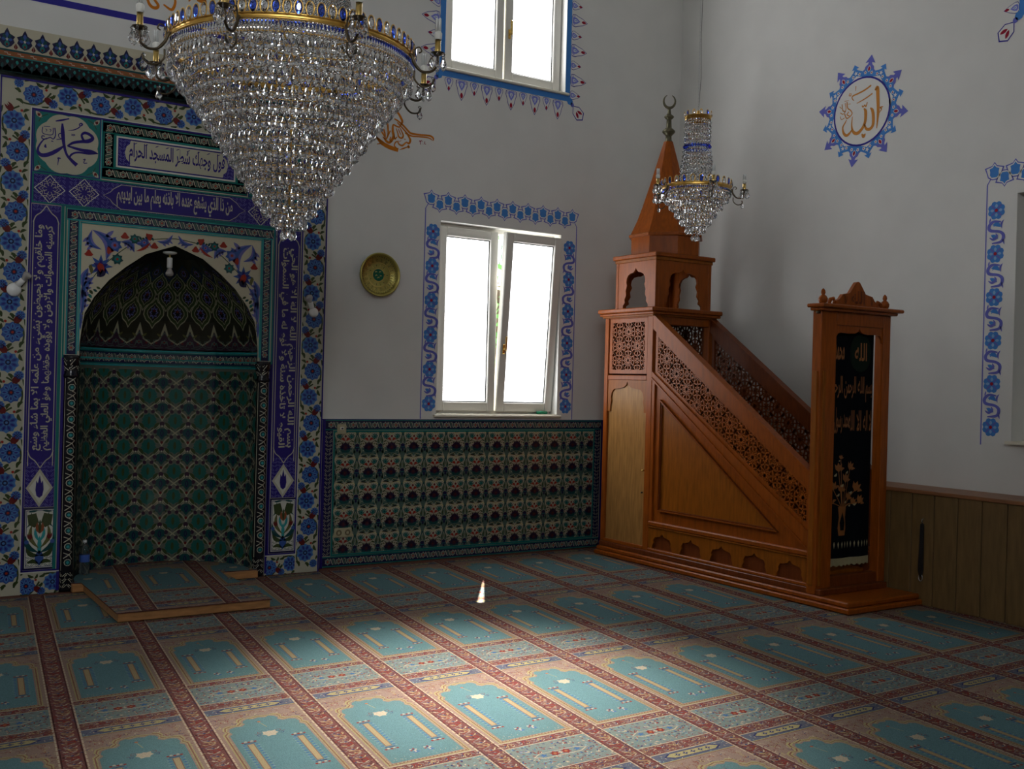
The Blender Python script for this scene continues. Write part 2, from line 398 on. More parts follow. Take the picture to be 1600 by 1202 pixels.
def chain_run(p, x0, y0, x1, y1, W, edge='teal', n=None, seed=0):
    D = math.hypot(x1-x0, y1-y0); n = n or max(1, round(D/(W*1.12))); ang = math.degrees(math.atan2(y1-y0, x1-x0)); L = D/n
    q = p.tr(x0, y0, ang); q.rect(0, -W/2, D, W/2, 'navy', 1)
    q.rect(0, W/2-.010, D, W/2-.001, edge, 6); q.rect(0, -W/2+.001, D, -W/2+.010, edge, 6)
    for i in range(n): chain_unit(q.tr((i+.5)*L, 0), L, W-.02, (i+seed) % 3 != 1)
def curls(p, x0, y0, x1, y1, n, s, c, z, rng, w=None):
    for _ in range(n):
        x, y = rng.uniform(x0+s*.5, x1-s*.5), rng.uniform(y0+s*.5, y1-s*.5); a = rng.uniform(0, 360); m = rng.choice((-1, 1))
        p.tr(x, y, a, m, 1).line([(-.5*s, -.1*s), (-.2*s, .25*s), (.2*s, .2*s), (.3*s, -.1*s), (.05*s, -.2*s)], w or s*.13, c, z, False)
def arab(p, x0, y0, x1, y1, s, c, z, rng, w=.10):
    """regular little arabesque: pairs of curls in a grid"""
    nx = max(1, round((x1-x0)/s)); ny = max(1, round((y1-y0)/s)); dx = (x1-x0)/nx; dy = (y1-y0)/ny
    for i in range(nx):
        for j in range(ny):
            m = 1 if (i+j) % 2 else -1; q = p.tr(x0+(i+.5)*dx, y0+(j+.5)*dy, 90*((i*2+j) % 4), dx*m, dy)
            q.line([(-.5, -.3), (-.1, .0), (.25, .3), (.38, .0), (.12, -.15)], w, c, z, False); q.circ(.05, -.32, .10, c, z, 6)
def vase_tile(p, x0, y0, x1, y1, rng):
    W, H = x1-x0, y1-y0; q = p.tr((x0+x1)/2, y0, 0, 1, 1)
    q.rect(-W/2, 0, W/2, H, 'navy', 2); q.rect(-W/2+.014, .014, W/2-.014, H-.014, 'white', 3)
    q.frame(-W/2+.02, .02, W/2-.02, H-.02, .004, 'cobalt', 4)
    arab(q, -W/2+.02, .02, W/2-.02, .10, .028, 'dteal', 4, rng, .13)
    q.leaf(0, .03, 0, .14, .06, 'mid', 5); q.leaf(0, .10, 0, H*.55, .03, 'turq', 5)
    for m in (-1, 1):
        q.leaf(0, .10, m*.09, .16, .035, 'green', 5, -.2*m); q.leaf(0, .12, m*.095, .25, .035, 'dteal', 5, -.2*m); q.leaf(0, .04, m*.085, .05, .03, 'green', 5, .2*m)
        q.leaf(0, .15, m*.05, .33, .03, 'olive', 6, -.2*m); q.leaf(0, .2, m*.03, .3, .022, 'turq', 6, -.1*m)
        q.tr(m*.045, .35, -12*m).poly([(0, -.05), (.035, -.02), (.03, .05), (-.03, .05), (-.035, -.02)], 'green', 6)
        tulip(q.tr(m*.065, .24, -15*m), .05, 'dred', 7)
        q.leaf(m*.09, .30, m*.06, H-.03, .02, 'dteal', 5, .2*m); q.circ(m*.085, .20, .016, 'mid', 6, 8)
        q.leaf(m*.01, H-.02, m*.08, H-.03, .016, 'dteal', 5)
    tulip(q.tr(0, .30), .085, 'rust', 7); q.leaf(0, .26, 0, .36, .02, 'green', 8)
def tulip_tile(p, x0, y0, x1, y1, rng):
    W, H = x1-x0, y1-y0; p.rect(x0, y0, x1, y1, 'cobalt', 1); arab(p, x0, y0, x1, y1, .03, 'lav', 2, rng, .11)
    q = p.tr((x0+x1)/2, (y0+y1)/2, 0, W, H)
    q.poly([(0, .5), (-.2, .28), (-.46, 0), (-.2, -.28), (0, -.5), (.2, -.28), (.46, 0), (.2, .28)], 'cream', 3)
    q.poly([(0, .40), (-.16, .2), (-.36, 0), (-.16, -.2), (0, -.40), (.16, -.2), (.36, 0), (.16, .2)], 'white', 4)
    q.poly([(0, .34), (-.06, .12), (-.11, .2), (-.14, -.05), (-.1, -.2), (0, -.26), (.1, -.2), (.14, -.05), (.11, .2), (.06, .12)], 'cobalt', 5)
def star_tile(p, cx, cy, S, rng):
    p.rect(cx-S/2, cy-S/2, cx+S/2, cy+S/2, 'cobalt', 2); arab(p, cx-S/2, cy-S/2, cx+S/2, cy+S/2, S/7, 'lav', 3, rng, .10)
    R = S*.5
    for r1, r2, zz in ((.98, .66, 4), (.72, .50, 6), (.50, .36, 8)):
        p.star(cx, cy, 8 if r1 < .9 else 4, R*r1, R*r2, 'cream' if r1 < .9 else 'white', zz); p.star(cx, cy, 8 if r1 < .9 else 4, R*r1*.93-.001, R*r2*.93, 'cobalt', zz+1)
    for k in range(8):
        a = k*PI/4+PI/8; p.line([(cx+R*.2*math.cos(a), cy+R*.2*math.sin(a)), (cx+R*.8*math.cos(a), cy+R*.8*math.sin(a))], .004, 'cream', 10)
    p.star(cx, cy, 6, R*.2, R*.1, 'cobalt', 11)
def dado_tile(p, S):
    """one repeat, centred on the spiky palmette axis"""
    q = p.tr(0, 0, 0, S, S)
    q.poly([(-.33, -.14), (.33, -.14), (.44, -.32), (.26, -.50), (-.26, -.50), (-.44, -.32)], 'sage', 2)
    for m in (-1, 1):
        h = q.tr(0, 0, 0, m, 1)
        h.poly([(.5, -.5), (.40, -.5), (.34, -.34), (.37, -.16), (.40, -.04), (.35, .10), (.40, .24), (.45, .34), (.42, .5), (.5, .5)], 'sage', 2)
        h.line([(.42, -.5), (.33, -.36), (.31, -.20), (.37, -.06), (.5, .04)], .020, 'bone', 4, True)
        h.poly([(.5, -.32), (.45, -.27), (.47, -.20), (.39, -.19), (.43, -.10), (.39, -.03), (.5, .02)], 'navy', 5); h.leaf(.5, -.12, .43, -.16, .03, 'teal', 6)
        h.line([(.5, .04), (.465, .18), (.5, .34)], .016, 'bone', 5, True); h.leaf(.42, .05, .46, .24, .06, 'green', 4, .1); h.leaf(.44, .26, .47, .44, .05, 'dteal', 4, -.1)
        h.circ(.25, .32, .165, 'cream', 3, 14, .12); h.circ(.25, .30, .135, 'sage', 4, 12, .095); h.star(.25, .29, 7, .085, .05, 'teal', 5); h.circ(.25, .29, .032, 'dteal', 6, 6)
        for k in range(5): a = PI*(k+.5)/5; h.leaf(.25+.11*math.cos(a), .31+.075*math.sin(a), .25+.16*math.cos(a), .31+.115*math.sin(a), .03, 'dteal', 4)
        h.line([(.0, .30), (.07, .42), (.20, .485), (.36, .46), (.44, .40)], .030, 'yellow', 5, True); h.leaf(.03, .44, .36, .49, .05, 'black', 6, .10); h.leaf(.10, .385, .20, .30, .02, 'cream', 6)
        h.line([(0, .22), (.08, .29), (.0, .38)], .022, 'cream', 6); h.leaf(.03, .12, .20, .20, .10, 'red', 6, .25); h.leaf(.18, .16, .29, .22, .04, 'green', 6, .1)
        h.line([(.03, .04), (.14, .06), (.26, .13), (.34, .20)], .020, 'green', 4, True); h.leaf(.24, .11, .35, .06, .06, 'green', 5, .2); h.leaf(.13, .04, .27, -.03, .055, 'olive', 5, .2); h.leaf(.29, .02, .38, -.07, .05, 'green', 5, .1)
        h.circ(.31, .155, .028, 'cream', 5, 6); h.circ(.20, .045, .026, 'cream', 6, 6); h.circ(.36, -.10, .02, 'red', 6, 6)
        h.leaf(.10, -.36, .36, -.34, .05, 'dteal', 4, -.2); h.leaf(.03, -.38, .18, -.50, .05, 'green', 4, .1); h.circ(.24, -.27, .024, 'cream', 5, 6); h.line([(.02, -.5), (.14, -.40), (.30, -.44)], .022, 'bone', 5, True)
    q.poly([(-.22, -.22), (-.13, -.34), (.13, -.34), (.22, -.22), (.1, -.17), (-.1, -.17)], 'dteal', 4)
    for k in range(11):
        a = PI*k/10; r = .23 if k % 2 == 0 else .28
        q.leaf(.03*math.cos(a), -.17+.03*math.sin(a), r*math.cos(a), -.17+r*math.sin(a), .085, 'plum' if k % 2 else 'navy', 5)
    q.circ(0, -.14, .11, 'plum', 6, 10); q.star(0, -.13, 5, .055, .02, 'dred', 7); q.line([(0, .16), (0, .08)], .018, 'dred', 6); q.poly([(0, .37), (-.05, .30), (0, .24), (.05, .30)], 'dred', 7)
def niche_tile(p, S):
    q = p.tr(0, 0, 0, S, S*1.0)
    for cx, cy in ((0, -.5), (0, .5)):
        pass
    for m in (-1, 1):
        h = q.tr(0, 0, 0, m, 1)
        h.line([(0, .5), (.13, .28), (.40, .08), (.5, 0)], .045, 'bone', 2); h.line([(0, -.5), (.13, -.28), (.40, -.08), (.5, 0)], .045, 'bone', 2); h.line([(.02, .46), (.10, .22), (.30, .04)], .03, 'bone', 2)
        h.leaf(.10, .42, .30, .16, .13, 'green', 4, .08); h.leaf(.12, -.40, .27, -.2, .08, 'green', 4, -.1)
        h.circ(.25, .06, .085, 'plum', 4, 10); h.circ(.36, -.15, .075, 'plum', 4, 10); h.circ(.22, -.10, .04, 'green', 4, 6); h.leaf(.30, .25, .44, .10, .04, 'green', 4)
        h.poly([(.5, .16), (.42, .22), (.30, .26), (.27, .36), (.20, .44), (.25, .5), (.5, .5)], 'nteal', 3); h.poly([(.5, -.20), (.42, -.26), (.31, -.28), (.28, -.36), (.22, -.44), (.25, -.50), (.5, -.5)], 'nteal', 3)
        h.poly([(.5, .5), (.44, .5), (.46, .38), (.5, .34)], 'green', 5); h.poly([(.5, -.5), (.44, -.5), (.46, -.38), (.5, -.34)], 'green', 5)
    q.poly([(0, .19), (-.09, .18), (-.18, .15), (-.20, .08), (-.25, .05), (-.20, -.01), (-.20, -.09), (-.11, -.13), (-.06, -.21), (0, -.27), (.06, -.21), (.11, -.13), (.20, -.09), (.20, -.01), (.25, .05), (.20, .08), (.18, .15), (.09, .18)], 'dteal', 4)
    q.leaf(0, -.16, 0, .14, .14, 'navy', 5); q.leaf(0, -.09, 0, .08, .05, 'dteal', 6)
    q.circ(0, .37, .10, 'plum', 4, 10); q.circ(0, -.37, .06, 'dred', 4, 6); q.circ(0, .28, .035, 'cream', 5, 6)
def crest_unit(p, W, H):
    """upright palmette of the crest"""
    q = p.tr(0, 0, 0, W, H)
    q.poly([(0, 1), (-.10, .86), (-.16, .74), (-.46, .62), (-.36, .48), (-.44, .34), (-.24, .14), (0, .04), (.24, .14), (.44, .34), (.36, .48), (.46, .62), (.16, .74), (.10, .86)], 'navy', 2)
    for a, w_ in ((90, .2), (40, .18), (140, .18), (0, .16), (180, .16)):
        c, s = math.cos(math.radians(a)), math.sin(math.radians(a)); q.leaf(.05*c, .45+.05*s, .32*c, .45+.36*s, w_, 'dteal' if a in (40, 140) else 'mid', 3)
    q.leaf(0, .08, 0, .40, .3, 'teal', 3); q.circ(0, .2, .07, 'dred', 4, 8); q.star(0, .45, 5, .1, .04, 'white', 4)
    for m in (-1, 1): q.poly([(.5*m, 0), (.38*m, .12), (.5*m, .32)], 'dred', 3)

# ------------------------------------------------------------------ the room
X0, Y0, ZC = -3.6, -2.2, 7.0
def wall_grid(mb, ux, uz, holes, place):
    """boxes between grid lines except in holes; place(u0,z0,u1,z1)"""
    us = sorted(set(ux+[h[0] for h in holes]+[h[2] for h in holes])); zs = sorted(set(uz+[h[1] for h in holes]+[h[3] for h in holes]))
    for a, b in zip(us[:-1], us[1:]):
        run = None
        for c, d in zip(zs[:-1], zs[1:]):
            cu, cz = (a+b)/2, (c+d)/2; solid = not any(h[0] < cu < h[2] and h[1] < cz < h[3] for h in holes)
            if solid: run = (run[0], d) if run else (c, d)
            if (not solid or d == zs[-1]) and run: place(a, run[0], b, run[1]); run = None
fl = MB(); fl.box(X0-.3, Y0-.3, -.2, RX+.3, WY+.9, -.004, 'plaster'); struct('floor', fl)
ce = MB(); ce.box(X0-.3, Y0-.3, ZC, RX+.3, WY+.22, ZC+.2, 'plaster'); struct('ceiling', ce)
WIN_LO = (4.565, 1.295, 5.90, 3.045); WIN_HI = (4.565, 4.405, 5.90, 6.15)
NICHE_H = (1.50, -.004, 2.87, 2.60)
LWIN_HI = (-2.0, 4.405, -.665, 6.15)
fw = MB(); wall_grid(fw, [X0-.3, RX+.3], [-.2, ZC], [WIN_LO, WIN_HI, NICHE_H, LWIN_HI], lambda a, c, b, d: fw.box(a, WY, c, b, WY+.22, d, 'plaster'))
fw.box(1.3, 9.05, -.2, 3.1, 9.15, 2.75, 'plaster'); fw.box(1.2, WY+.22, -.2, 1.3, 9.15, 2.75, 'plaster'); fw.box(3.1, WY+.22, -.2, 3.2, 9.15, 2.75, 'plaster'); fw.box(1.2, WY+.22, 2.75, 3.2, 9.15, 2.85, 'plaster')  # unseen shell added behind the niche to stop daylight leaking in
struct('wall_front', fw)
RW_LO = (2.05, 1.26, 4.53, 3.11); RW_HI = (2.05, 4.50, 4.42, 6.1)
rw = MB(); wall_grid(rw, [Y0-.3, WY], [-.2, ZC], [RW_LO, RW_HI], lambda a, c, b, d: rw.box(RX, a, c, RX+.35, b, d, 'plaster')); struct('wall_right', rw)
LW = [(-1.4, 4.4, 0.0, 6.1), (1.6, 4.4, 3.0, 6.1), (5.0, 4.4, 6.4, 6.1)]  # unseen windows, added on the left wall for ambient light
lw = MB(); wall_grid(lw, [Y0-.3, WY], [-.2, ZC], LW, lambda a, c, b, d: lw.box(X0-.35, a, c, X0, b, d, 'plaster')); struct('wall_left', lw)
BW = [(-3.3, 4.4, -1.9, 6.15), (-.9, 4.4, .5, 6.15)]  # unseen windows, added behind the camera to brighten the front wall
bw = MB(); wall_grid(bw, [X0-.3, RX+.3], [-.2, ZC], BW, lambda a, c, b, d: bw.box(a, Y0-.35, c, b, Y0, d, 'plaster')); struct('wall_back', bw)

def sash(parent, x0, z0, x1, z1, yb, mat_pane, tilt=0.0, b=.085, label=None):
    """casement between x0..x1; the frame's room side at yb-.02, hinged along the bottom when tilted"""
    s = empty('sash', (x0, yb, z0), parent=parent)
    def fix(o):
        return o
    fr = MB(); y0, y1 = yb-.045, yb+.02
    for a, c, d, e in ((x0, z0, x0+b, z1), (x1-b, z0, x1, z1), (x0+b, z0, x1-b, z0+b), (x0+b, z1-b, x1-b, z1)): fr.bevbox(a, y0, c, d, y1, e, 'pvc', .007)
    g = .010
    for a, c, d, e in ((x0+b, z0+b, x0+b+g, z1-b), (x1-b-g, z0+b, x1-b, z1-b), (x0+b+g, z0+b, x1-b-g, z0+b+g), (x0+b+g, z1-b-g, x1-b-g, z1-b)): fr.box(a, y0+.02, c, d, y0+.03, e, 'gasket')
    fr.build('sash_frame', s)
    pn = MB(); pn.box(x0+b, yb-.02, z0+b, x1-b, yb-.012, z1-b, mat_pane); pn.build('pane', s)
    s.rotation_euler.x = tilt
    return s
def handle(parent, x, y, z, L=.12):
    h = MB(); h.bevbox(x-.014, y-.012, z-.045, x+.014, y, z+.045, 'brass', .004)
    h.bevbox(x-.010, y-.045, z-.010, x+.010, y-.01, z+.010, 'brass', .003); h.bevbox(x-.009, y-.05, z-.012, x+.012, y-.033, z+L, 'brass', .004)
    return h.build('handle', parent)
def front_window(name, hole, n, tilt=0.0, pane='pane', upper=False):
    x0, z0, x1, z1 = hole; w_ = empty(name, (x0, WY+.12, z0), kind='structure'); yf = WY+.12
    fr = MB()
    for a, c, d, e in ((x0, z0, x0+.05, z1), (x1-.05, z0, x1, z1), (x0+.05, z0, x1-.05, z0+.045), (x0+.05, z1-.05, x1-.05, z1)): fr.bevbox(a, yf, c, d, yf+.07, e, 'pvc', .006)
    fr.build('window_frame', w_)
    rv = MB()
    for a, c, d, e in ((x0, z0, x0+.004, z1), (x1-.004, z0, x1, z1), (x0, z1-.004, x1, z1)): rv.box(a, WY+.001, c, d, yf+.2, e, 'reveal')
    rv.build('reveal_lining', w_)
    sl = MB(); sl.bevbox(x0-.03, WY-.035, z0-.018, x1+.03, WY, z0+.004, 'sill', .004); sl.bevbox(x0+.004, WY, z0, x1-.004, yf+.002, z0+.012, 'sill', .003); sl.build('window_sill', w_)
    xm = (x0+x1)/2
    sash(w_, x0+.035, z0+.035, xm+.005, z1-.035, yf+.01, pane)
    s = sash(w_, xm+.02, z0+.035, x1-.012, z1-.035, yf+.006, pane, tilt)
    h = handle(s, xm+.06, yf-.04, (z0+z1)/2-.25 if not upper else (z0+z1)/2-.4)
    return w_
front_window('window_1', WIN_LO, 1, math.radians(4.0))
front_window('window_2', WIN_HI, 2, 0, upper=True)
front_window('window_3', LWIN_HI, 3, 0, upper=True)
def side_window(name, plane, hole, axis, sgn, pane):
    a0, z0, a1, z1 = hole; w_ = empty(name, (plane, a0, z0) if axis == 'x' else (a0, plane, z0), kind='structure')
    fr = MB(); pn = MB(); am = (a0+a1)/2
    def bx(mb, a, c, d, e, t0, t1, k):
        p0, p1 = sorted((plane+sgn*t0, plane+sgn*t1))
        if axis == 'x': mb.box(p0, a, c, p1, d, e, k)
        else: mb.box(a, p0, c, d, p1, e, k)
    for a, c, d, e in ((a0, z0, a0+.13, z1), (a1-.13, z0, a1, z1), (am-.1, z0, am+.1, z1), (a0+.13, z0, am-.1, z0+.12), (am+.1, z0, a1-.13, z0+.12), (a0+.13, z1-.12, am-.1, z1), (am+.1, z1-.12, a1-.13, z1)): bx(fr, a, c, d, e, .16, .23, 'pvc')
    fr.build('window_frame', w_)
    for a, d in ((a0+.13, am-.1), (am+.1, a1-.13)):
        q = MB(); bx(q, a, z0+.12, d, z1-.12, .19, .20, pane); q.build('pane', w_)
    sl = MB(); bx(sl, a0-.03, z0-.02, a1+.03, z0+.004, -.035, .16, 'sill'); sl.build('window_sill', w_)
side_window('window_4', RX, RW_LO, 'x', 1, 'pane_shut'); side_window('window_5', RX, RW_HI, 'x', 1, 'pane_dim')
for i, h in enumerate(LW): side_window('window_%d' % (6+i), X0, h, 'x', -1, 'fill_pane_left')  # added out of view, weak glowing panes as ambient fill
for i, h in enumerate(BW): side_window('window_%d' % (9+i), Y0, h, 'y', -1, 'fill_pane_rear')  # added out of view, strong glowing panes as fill from behind

# ------------------------------------------------------------------ prayer carpet
def Cc():
    p = Pat(); p.pre = 'c_'; return p
def scroll(p, L, W, n, seed=0):
    """band of S-scrolls along +x from 0 to L"""
    s = L/n
    for i in range(n):
        m = 1 if i % 2 else -1; q = p.tr((i+.5)*s, 0, 0, s, W*m); c = ('mauve', 'gold', 'mauve', 'red')[(i+seed) % 4]
        q.line([(-.5, -.30), (-.25, .30), (.05, .34), (.15, .02), (-.08, -.05)], .13, c, 3)
        q.line([(.0, -.4), (.3, -.28), (.42, .1), (.2, .32)], .10, 'cream' if i % 3 else 'gold', 3); q.circ(.32, -.02, .12, 'red' if i % 2 else 'navy', 4, 6); q.circ(-.36, .28, .10, 'red', 3, 6)
def field_outline(s=1.0, top=-.255, bot=-1.10):
    # half outline of the niche-shaped field (x >= 0), mirrored
    h = [(.0, top), (.030, top-.012), (.050, top+.004), (.075, top-.012), (.085, top-.04), (.078, top-.062), (.098, top-.088), (.130, top-.082), (.158, top-.098), (.166, top-.135), (.158, top-.165), (.176, top-.19), (.176, bot)]
    return h
def carpet_cell(p, rng):
    """one prayer place: origin at the stripe crossing, x right .55, y down to -1.55; z layers 2.."""
    WD, LN = .552, 1.545; cx = WD/2
    p.rect(.05, -.135, WD-.05, -1.14, 'rose', 1)
    for _ in range(190):
        x, y = rng.uniform(.06, WD-.06), rng.uniform(-.46, -.14); c = rng.choice(('red', 'brown', 'maroon', 'yellow', 'brown', 'gold', 'navy', 'brown', 'cream'))
        p.tr(x, y, rng.uniform(0, 360), rng.choice((-1, 1)), 1).line([(-.013, 0), (-.003, .008), (.008, .004), (.011, -.007)], .0034, c, 2)
    h = field_outline()
    def outl(g): return [(cx+x+(g if x > .001 else 0), y+(g if y > -.5 and y < -.25 else 0)) for x, y in h]
    for g, c, z in ((.026, 'yellow', 3), (.019, 'brown', 4), (.014, 'yellow', 5), (.008, 'rose', 6), (0, 'field', 7)):
        R = [(cx+x+g, y+g*1.3) for x, y in h[1:]]; R[-1] = (R[-1][0], h[-1][1]-g)
        Lm = [(2*cx-x, y) for x, y in R[::-1]]
        p.poly([(cx, h[0][1]+g*1.4)]+R+Lm, c, z)
    # dotted selvedge around the field
    for i in range(40):
        y = -.46-.018*i*.9
        for m in (-1, 1): p.rect(cx+m*.192-.005, y-.003, cx+m*.192+.005, y+.003, 'brown', 8)
    for i in range(21):
        x = cx-.18+.018*i; p.rect(x-.003, -1.118, x+.003, -1.108, 'brown', 8)
    q = p.tr(cx, 0)
    # lamp / star near the head
    q.circ(-.012, -.315, .009, 'orange', 8, 6); q.line([(-.012, -.325), (.006, -.40)], .003, 'yellow', 8); q.line([(-.028, -.313), (.004, -.313)], .003, 'navy', 8)
    q.poly([(0, -.455), (.012, -.462), (.030, -.455), (.030, -.478), (.038, -.492), (.024, -.505), (.018, -.525), (0, -.518), (-.018, -.525), (-.024, -.505), (-.038, -.492), (-.030, -.478), (-.030, -.455), (-.012, -.462)], 'cream', 8)
    for m in (-1, 1):
        q.line([(m*.032, -.46), (m*.05, -.452), (m*.054, -.47), (m*.040, -.478)], .004, 'maroon', 9); q.line([(m*.040, -.488), (m*.062, -.492), (m*.058, -.508), (m*.046, -.502)], .004, 'navy', 9); q.line([(m*.054, -.485), (m*.072, -.480)], .003, 'maroon', 9)
        b = q.tr(m*.115, 0)
        b.rect(-.016, -.905, .016, -.585, 'brown', 8); b.rect(-.0125, -.900, .0125, -.590, 'gold', 9)
        b.rect(-.026, -.578, .026, -.570, 'navy', 8); b.rect(-.026, -.922, .026, -.914, 'navy', 8)
        for yy in (-.555, -.940):
            for k in range(5):
                b.circ(-.028+.014*k, yy+(.007 if k % 2 else 0), .0075, 'red' if k % 2 == 0 else 'cream', 8, 6)
            b.line([(-.034, yy-.008), (.034, yy-.008)], .004, 'brown', 8)
        for k in range(11):
            yy = -.595-.030*k
            for n_ in (-1, 1):
                b.poly([(n_*.018, yy), (n_*.030, yy+.010), (n_*.036, yy+.002), (n_*.028, yy-.004)], 'blue', 8); b.poly([(n_*.022, yy-.010), (n_*.040, yy-.008), (n_*.038, yy-.014)], 'ltblue', 8)
    for k in (-1, 1):
        b = q.tr(k*.035, -1.0)
        for j in range(5): b.circ(.014*math.cos(j*1.257), .012*math.sin(j*1.257), .0065, 'red' if j % 2 else 'cream', 8, 6)
        b.circ(0, 0, .006, 'navy', 9, 6); b.poly([(.010, -.012), (.026, -.030), (.004, -.036), (-.012, -.026)], 'blue', 8); b.circ(.004, -.024, .006, 'cream', 9, 6)
    for k in range(22): q.circ(rng.uniform(-.16, .16), rng.uniform(-1.085, -1.05), .0025, 'cream', 8, 4)
    # red band under the field
    for y0, y1, c in ((-1.135, -1.195, 'maroon'), (-1.495, -1.545, 'maroon'), (.0, -.030, 'maroon')):
        p.rect(.04, y0, WD-.04, y1, c, 2)
        for _ in range(70): p.tr(rng.uniform(.06, WD-.06), rng.uniform(y1+.006, y0-.006), rng.uniform(0, 360)).poly([(-.009, 0), (0, .004), (.009, 0), (0, -.0035)], rng.choice(('mauve', 'brown', 'red', 'gold', 'rose', 'navy')), 2.5)
    scroll(p.tr(.05, -1.165), WD-.1, .052, 11); scroll(p.tr(.05, -1.520), WD-.1, .042, 10, 1); scroll(p.tr(.05, -.015), WD-.1, .026, 10, 2)
    for y in (-1.130, -1.199, -1.490): p.rect(.04, y-.004, WD-.04, y+.002, 'cream', 3)
    # mottled strip with a small medallion
    p.rect(.04, -1.199, WD-.04, -1.492, 'grey', 1)
    for _ in range(330):
        x, y = rng.uniform(.06, WD-.06), rng.uniform(-1.485, -1.207); c = rng.choice(('red', 'blue', 'cream', 'field', 'mauve', 'ltblue', 'cream', 'brown', 'navy', 'maroon'))
        p.tr(x, y, rng.uniform(0, 360)).poly([(-.011, 0), (0, .0048), (.011, 0), (0, -.004)], c, 2)
    q.poly([(-.145, -1.345), (-.10, -1.315), (.10, -1.315), (.145, -1.345), (.10, -1.375), (-.10, -1.375)], 'cream', 3); q.poly([(-.135, -1.345), (-.095, -1.320), (.095, -1.320), (.135, -1.345), (.095, -1.370), (-.095, -1.370)], 'grey', 4)
    for k in (-1, 1): q.star(k*.03, -1.345, 6, .027, .018, 'red', 5); q.circ(k*.03, -1.345, .009, 'orange', 6, 6); q.star(k*.09, -1.345, 5, .022, .010, 'blue', 5)
    q.star(0, -1.345, 4, .018, .006, 'cream', 5)
    # yellow and blue cartouche band under the crossing row
    p.rect(.04, -.033, WD-.04, -.130, 'slate', 2); p.rect(.04, -.033, WD-.04, -.040, 'cream', 3); p.rect(.04, -.124, WD-.04, -.131, 'yellow', 3)
    for _ in range(40): p.tr(rng.uniform(.06, WD-.06), rng.uniform(-.12, -.045), rng.uniform(0, 360)).poly([(-.008, 0), (0, .003), (.008, 0), (0, -.003)], rng.choice(('ltblue', 'grey', 'cream')), 3)
    q.poly([(-.17, -.082), (-.13, -.053), (.13, -.053), (.17, -.082), (.13, -.111), (-.13, -.111)], 'navy', 4); q.poly([(-.155, -.082), (-.12, -.059), (.12, -.059), (.155, -.082), (.12, -.105), (-.12, -.105)], 'yellow', 5)
    for k in range(5): q.star(-.09+.045*k, -.082, 4, .019, .008, 'navy', 6, 0); q.circ(-.09+.045*k, -.082, .004, 'cream', 7, 4)
def carpet_stripe(p, rng, LN=1.545):
    """vertical stripe left of a cell, centred on x=0"""
    p.rect(-.058, -LN, .058, 0, 'cream', 3); p.rect(-.050, -LN, .050, 0, 'maroon', 4)
    for _ in range(260): x, y = rng.uniform(-.045, .045), rng.uniform(-LN, 0); p.tr(x, y, rng.uniform(0, 360)).poly([(-.010, 0), (0, .0045), (.010, 0), (0, -.004)], rng.choice(('mauve', 'brown', 'red', 'mauve', 'gold', 'dark', 'navy')), 5); p.rect(-.046, -LN, -.043, 0, 'dark', 5); p.rect(.043, -LN, .046, 0, 'dark', 5)
    s = p.tr(0, 0, -90); s.pre = 'c_'
    q = Pat(); q.pre = 'c_'; scroll(q.tr(0, 0), LN, .075, 30)
    for P, c, z in q.F: p.poly([(y, -x) for x, y in P], c[2:], z+3)
    for k in range(int(LN/.05)): p.rect(-.058, -.05*k-.006, -.050, -.05*k-.012, 'brown', 4); p.rect(.050, -.05*k-.006, .058, -.05*k-.012, 'brown', 4)
rng = random.Random(3)
cell = Cc(); carpet_cell(cell, rng); strp = Cc(); carpet_stripe(strp, rng)
def carpet_patch(mb, region, zz, i0, i1, j0, j1, X=.918, Yr=5.03):
    R = region
    for j in range(j0, j1):
        for i in range(i0, i1):
            yb = Yr+1.545*j; xb = X+.552*i+.112*(yb-5.03); yb2 = yb+.028*(xb-2.5)
            def mp(x, y): return (xb+x+.112*y, yb2+y+.028*x)
            for src, dz in ((cell, 0), (strp, 0)):
                x0, y0 = mp(0, 0)
                if x0 > R[2]+.2 or x0 < R[0]-.9 or y0 < R[1]-.1 or y0-1.75 > R[3]: break
                inside = x0 > R[0]+.25 and x0 < R[2]-.75 and y0 < R[3]-.1 and y0-1.7 > R[1]
                for P, c, z in src.F:
                    Q = [mp(x, y) for x, y in P]
                    if not inside:
                        Q = clip_rect(Q, R)
                        if len(Q) < 3: continue
                    mb.add([(x, y, zz+z*.0004) for x, y in Q], [tuple(range(len(Q)))], c)
cp = MB(); cp.box(X0, Y0, -.004, PX-.002, WY-.002, -.001, 'c_brown')
carpet_patch(cp, (-.6, 1.6, PX-.002, WY-.002), 0.0, -3, 12, -2, 3)
single('prayer_carpet', cp, (0, 0, 0), 'wall-to-wall prayer carpet with rows of turquoise niche fields between maroon stripes', 'carpet')

# ------------------------------------------------------------------ tiled dado under the window
dd = MB(); DX0, DX1, DZ = 3.424, PX-.02, 1.257; dy = WY-.018
dd.box(DX0, dy, .005, DX1, WY-.001, DZ, 't_cream')
p = T()
chain_run(p, DX0+.08, DZ-.05, 6.44, DZ-.05, .09); chain_run(p, DX0+.08, .05, 6.44, .05, .09)
p.rect(6.44, 0, DX1, DZ, 'cream', 1)
p.rect(3.50, .10, 3.575, DZ-.095, 'navy', 1); arab(p, 3.503, .10, 3.57, DZ-.1, .035, 'cream', 2, rng, .09)
p.rect(3.478, .0, 3.505, DZ, 'cobalt', 6); p.frame(3.575, .098, 6.345, DZ-.097, .016, 'teal', 12); p.rect(6.345, .10, 6.42, DZ-.095, 'navy', 1); arab(p, 6.35, .10, 6.415, DZ-.1, .035, 'cream', 2, rng, .09); p.rect(6.425, 0, 6.45, DZ, 'cobalt', 8); p.rect(3.4, DZ-.006, DX1, DZ, 'cobalt', 12)
f = T(); f.rect(3.59, .11, 6.33, DZ-.11, 'tan2', 1)
S = .2175
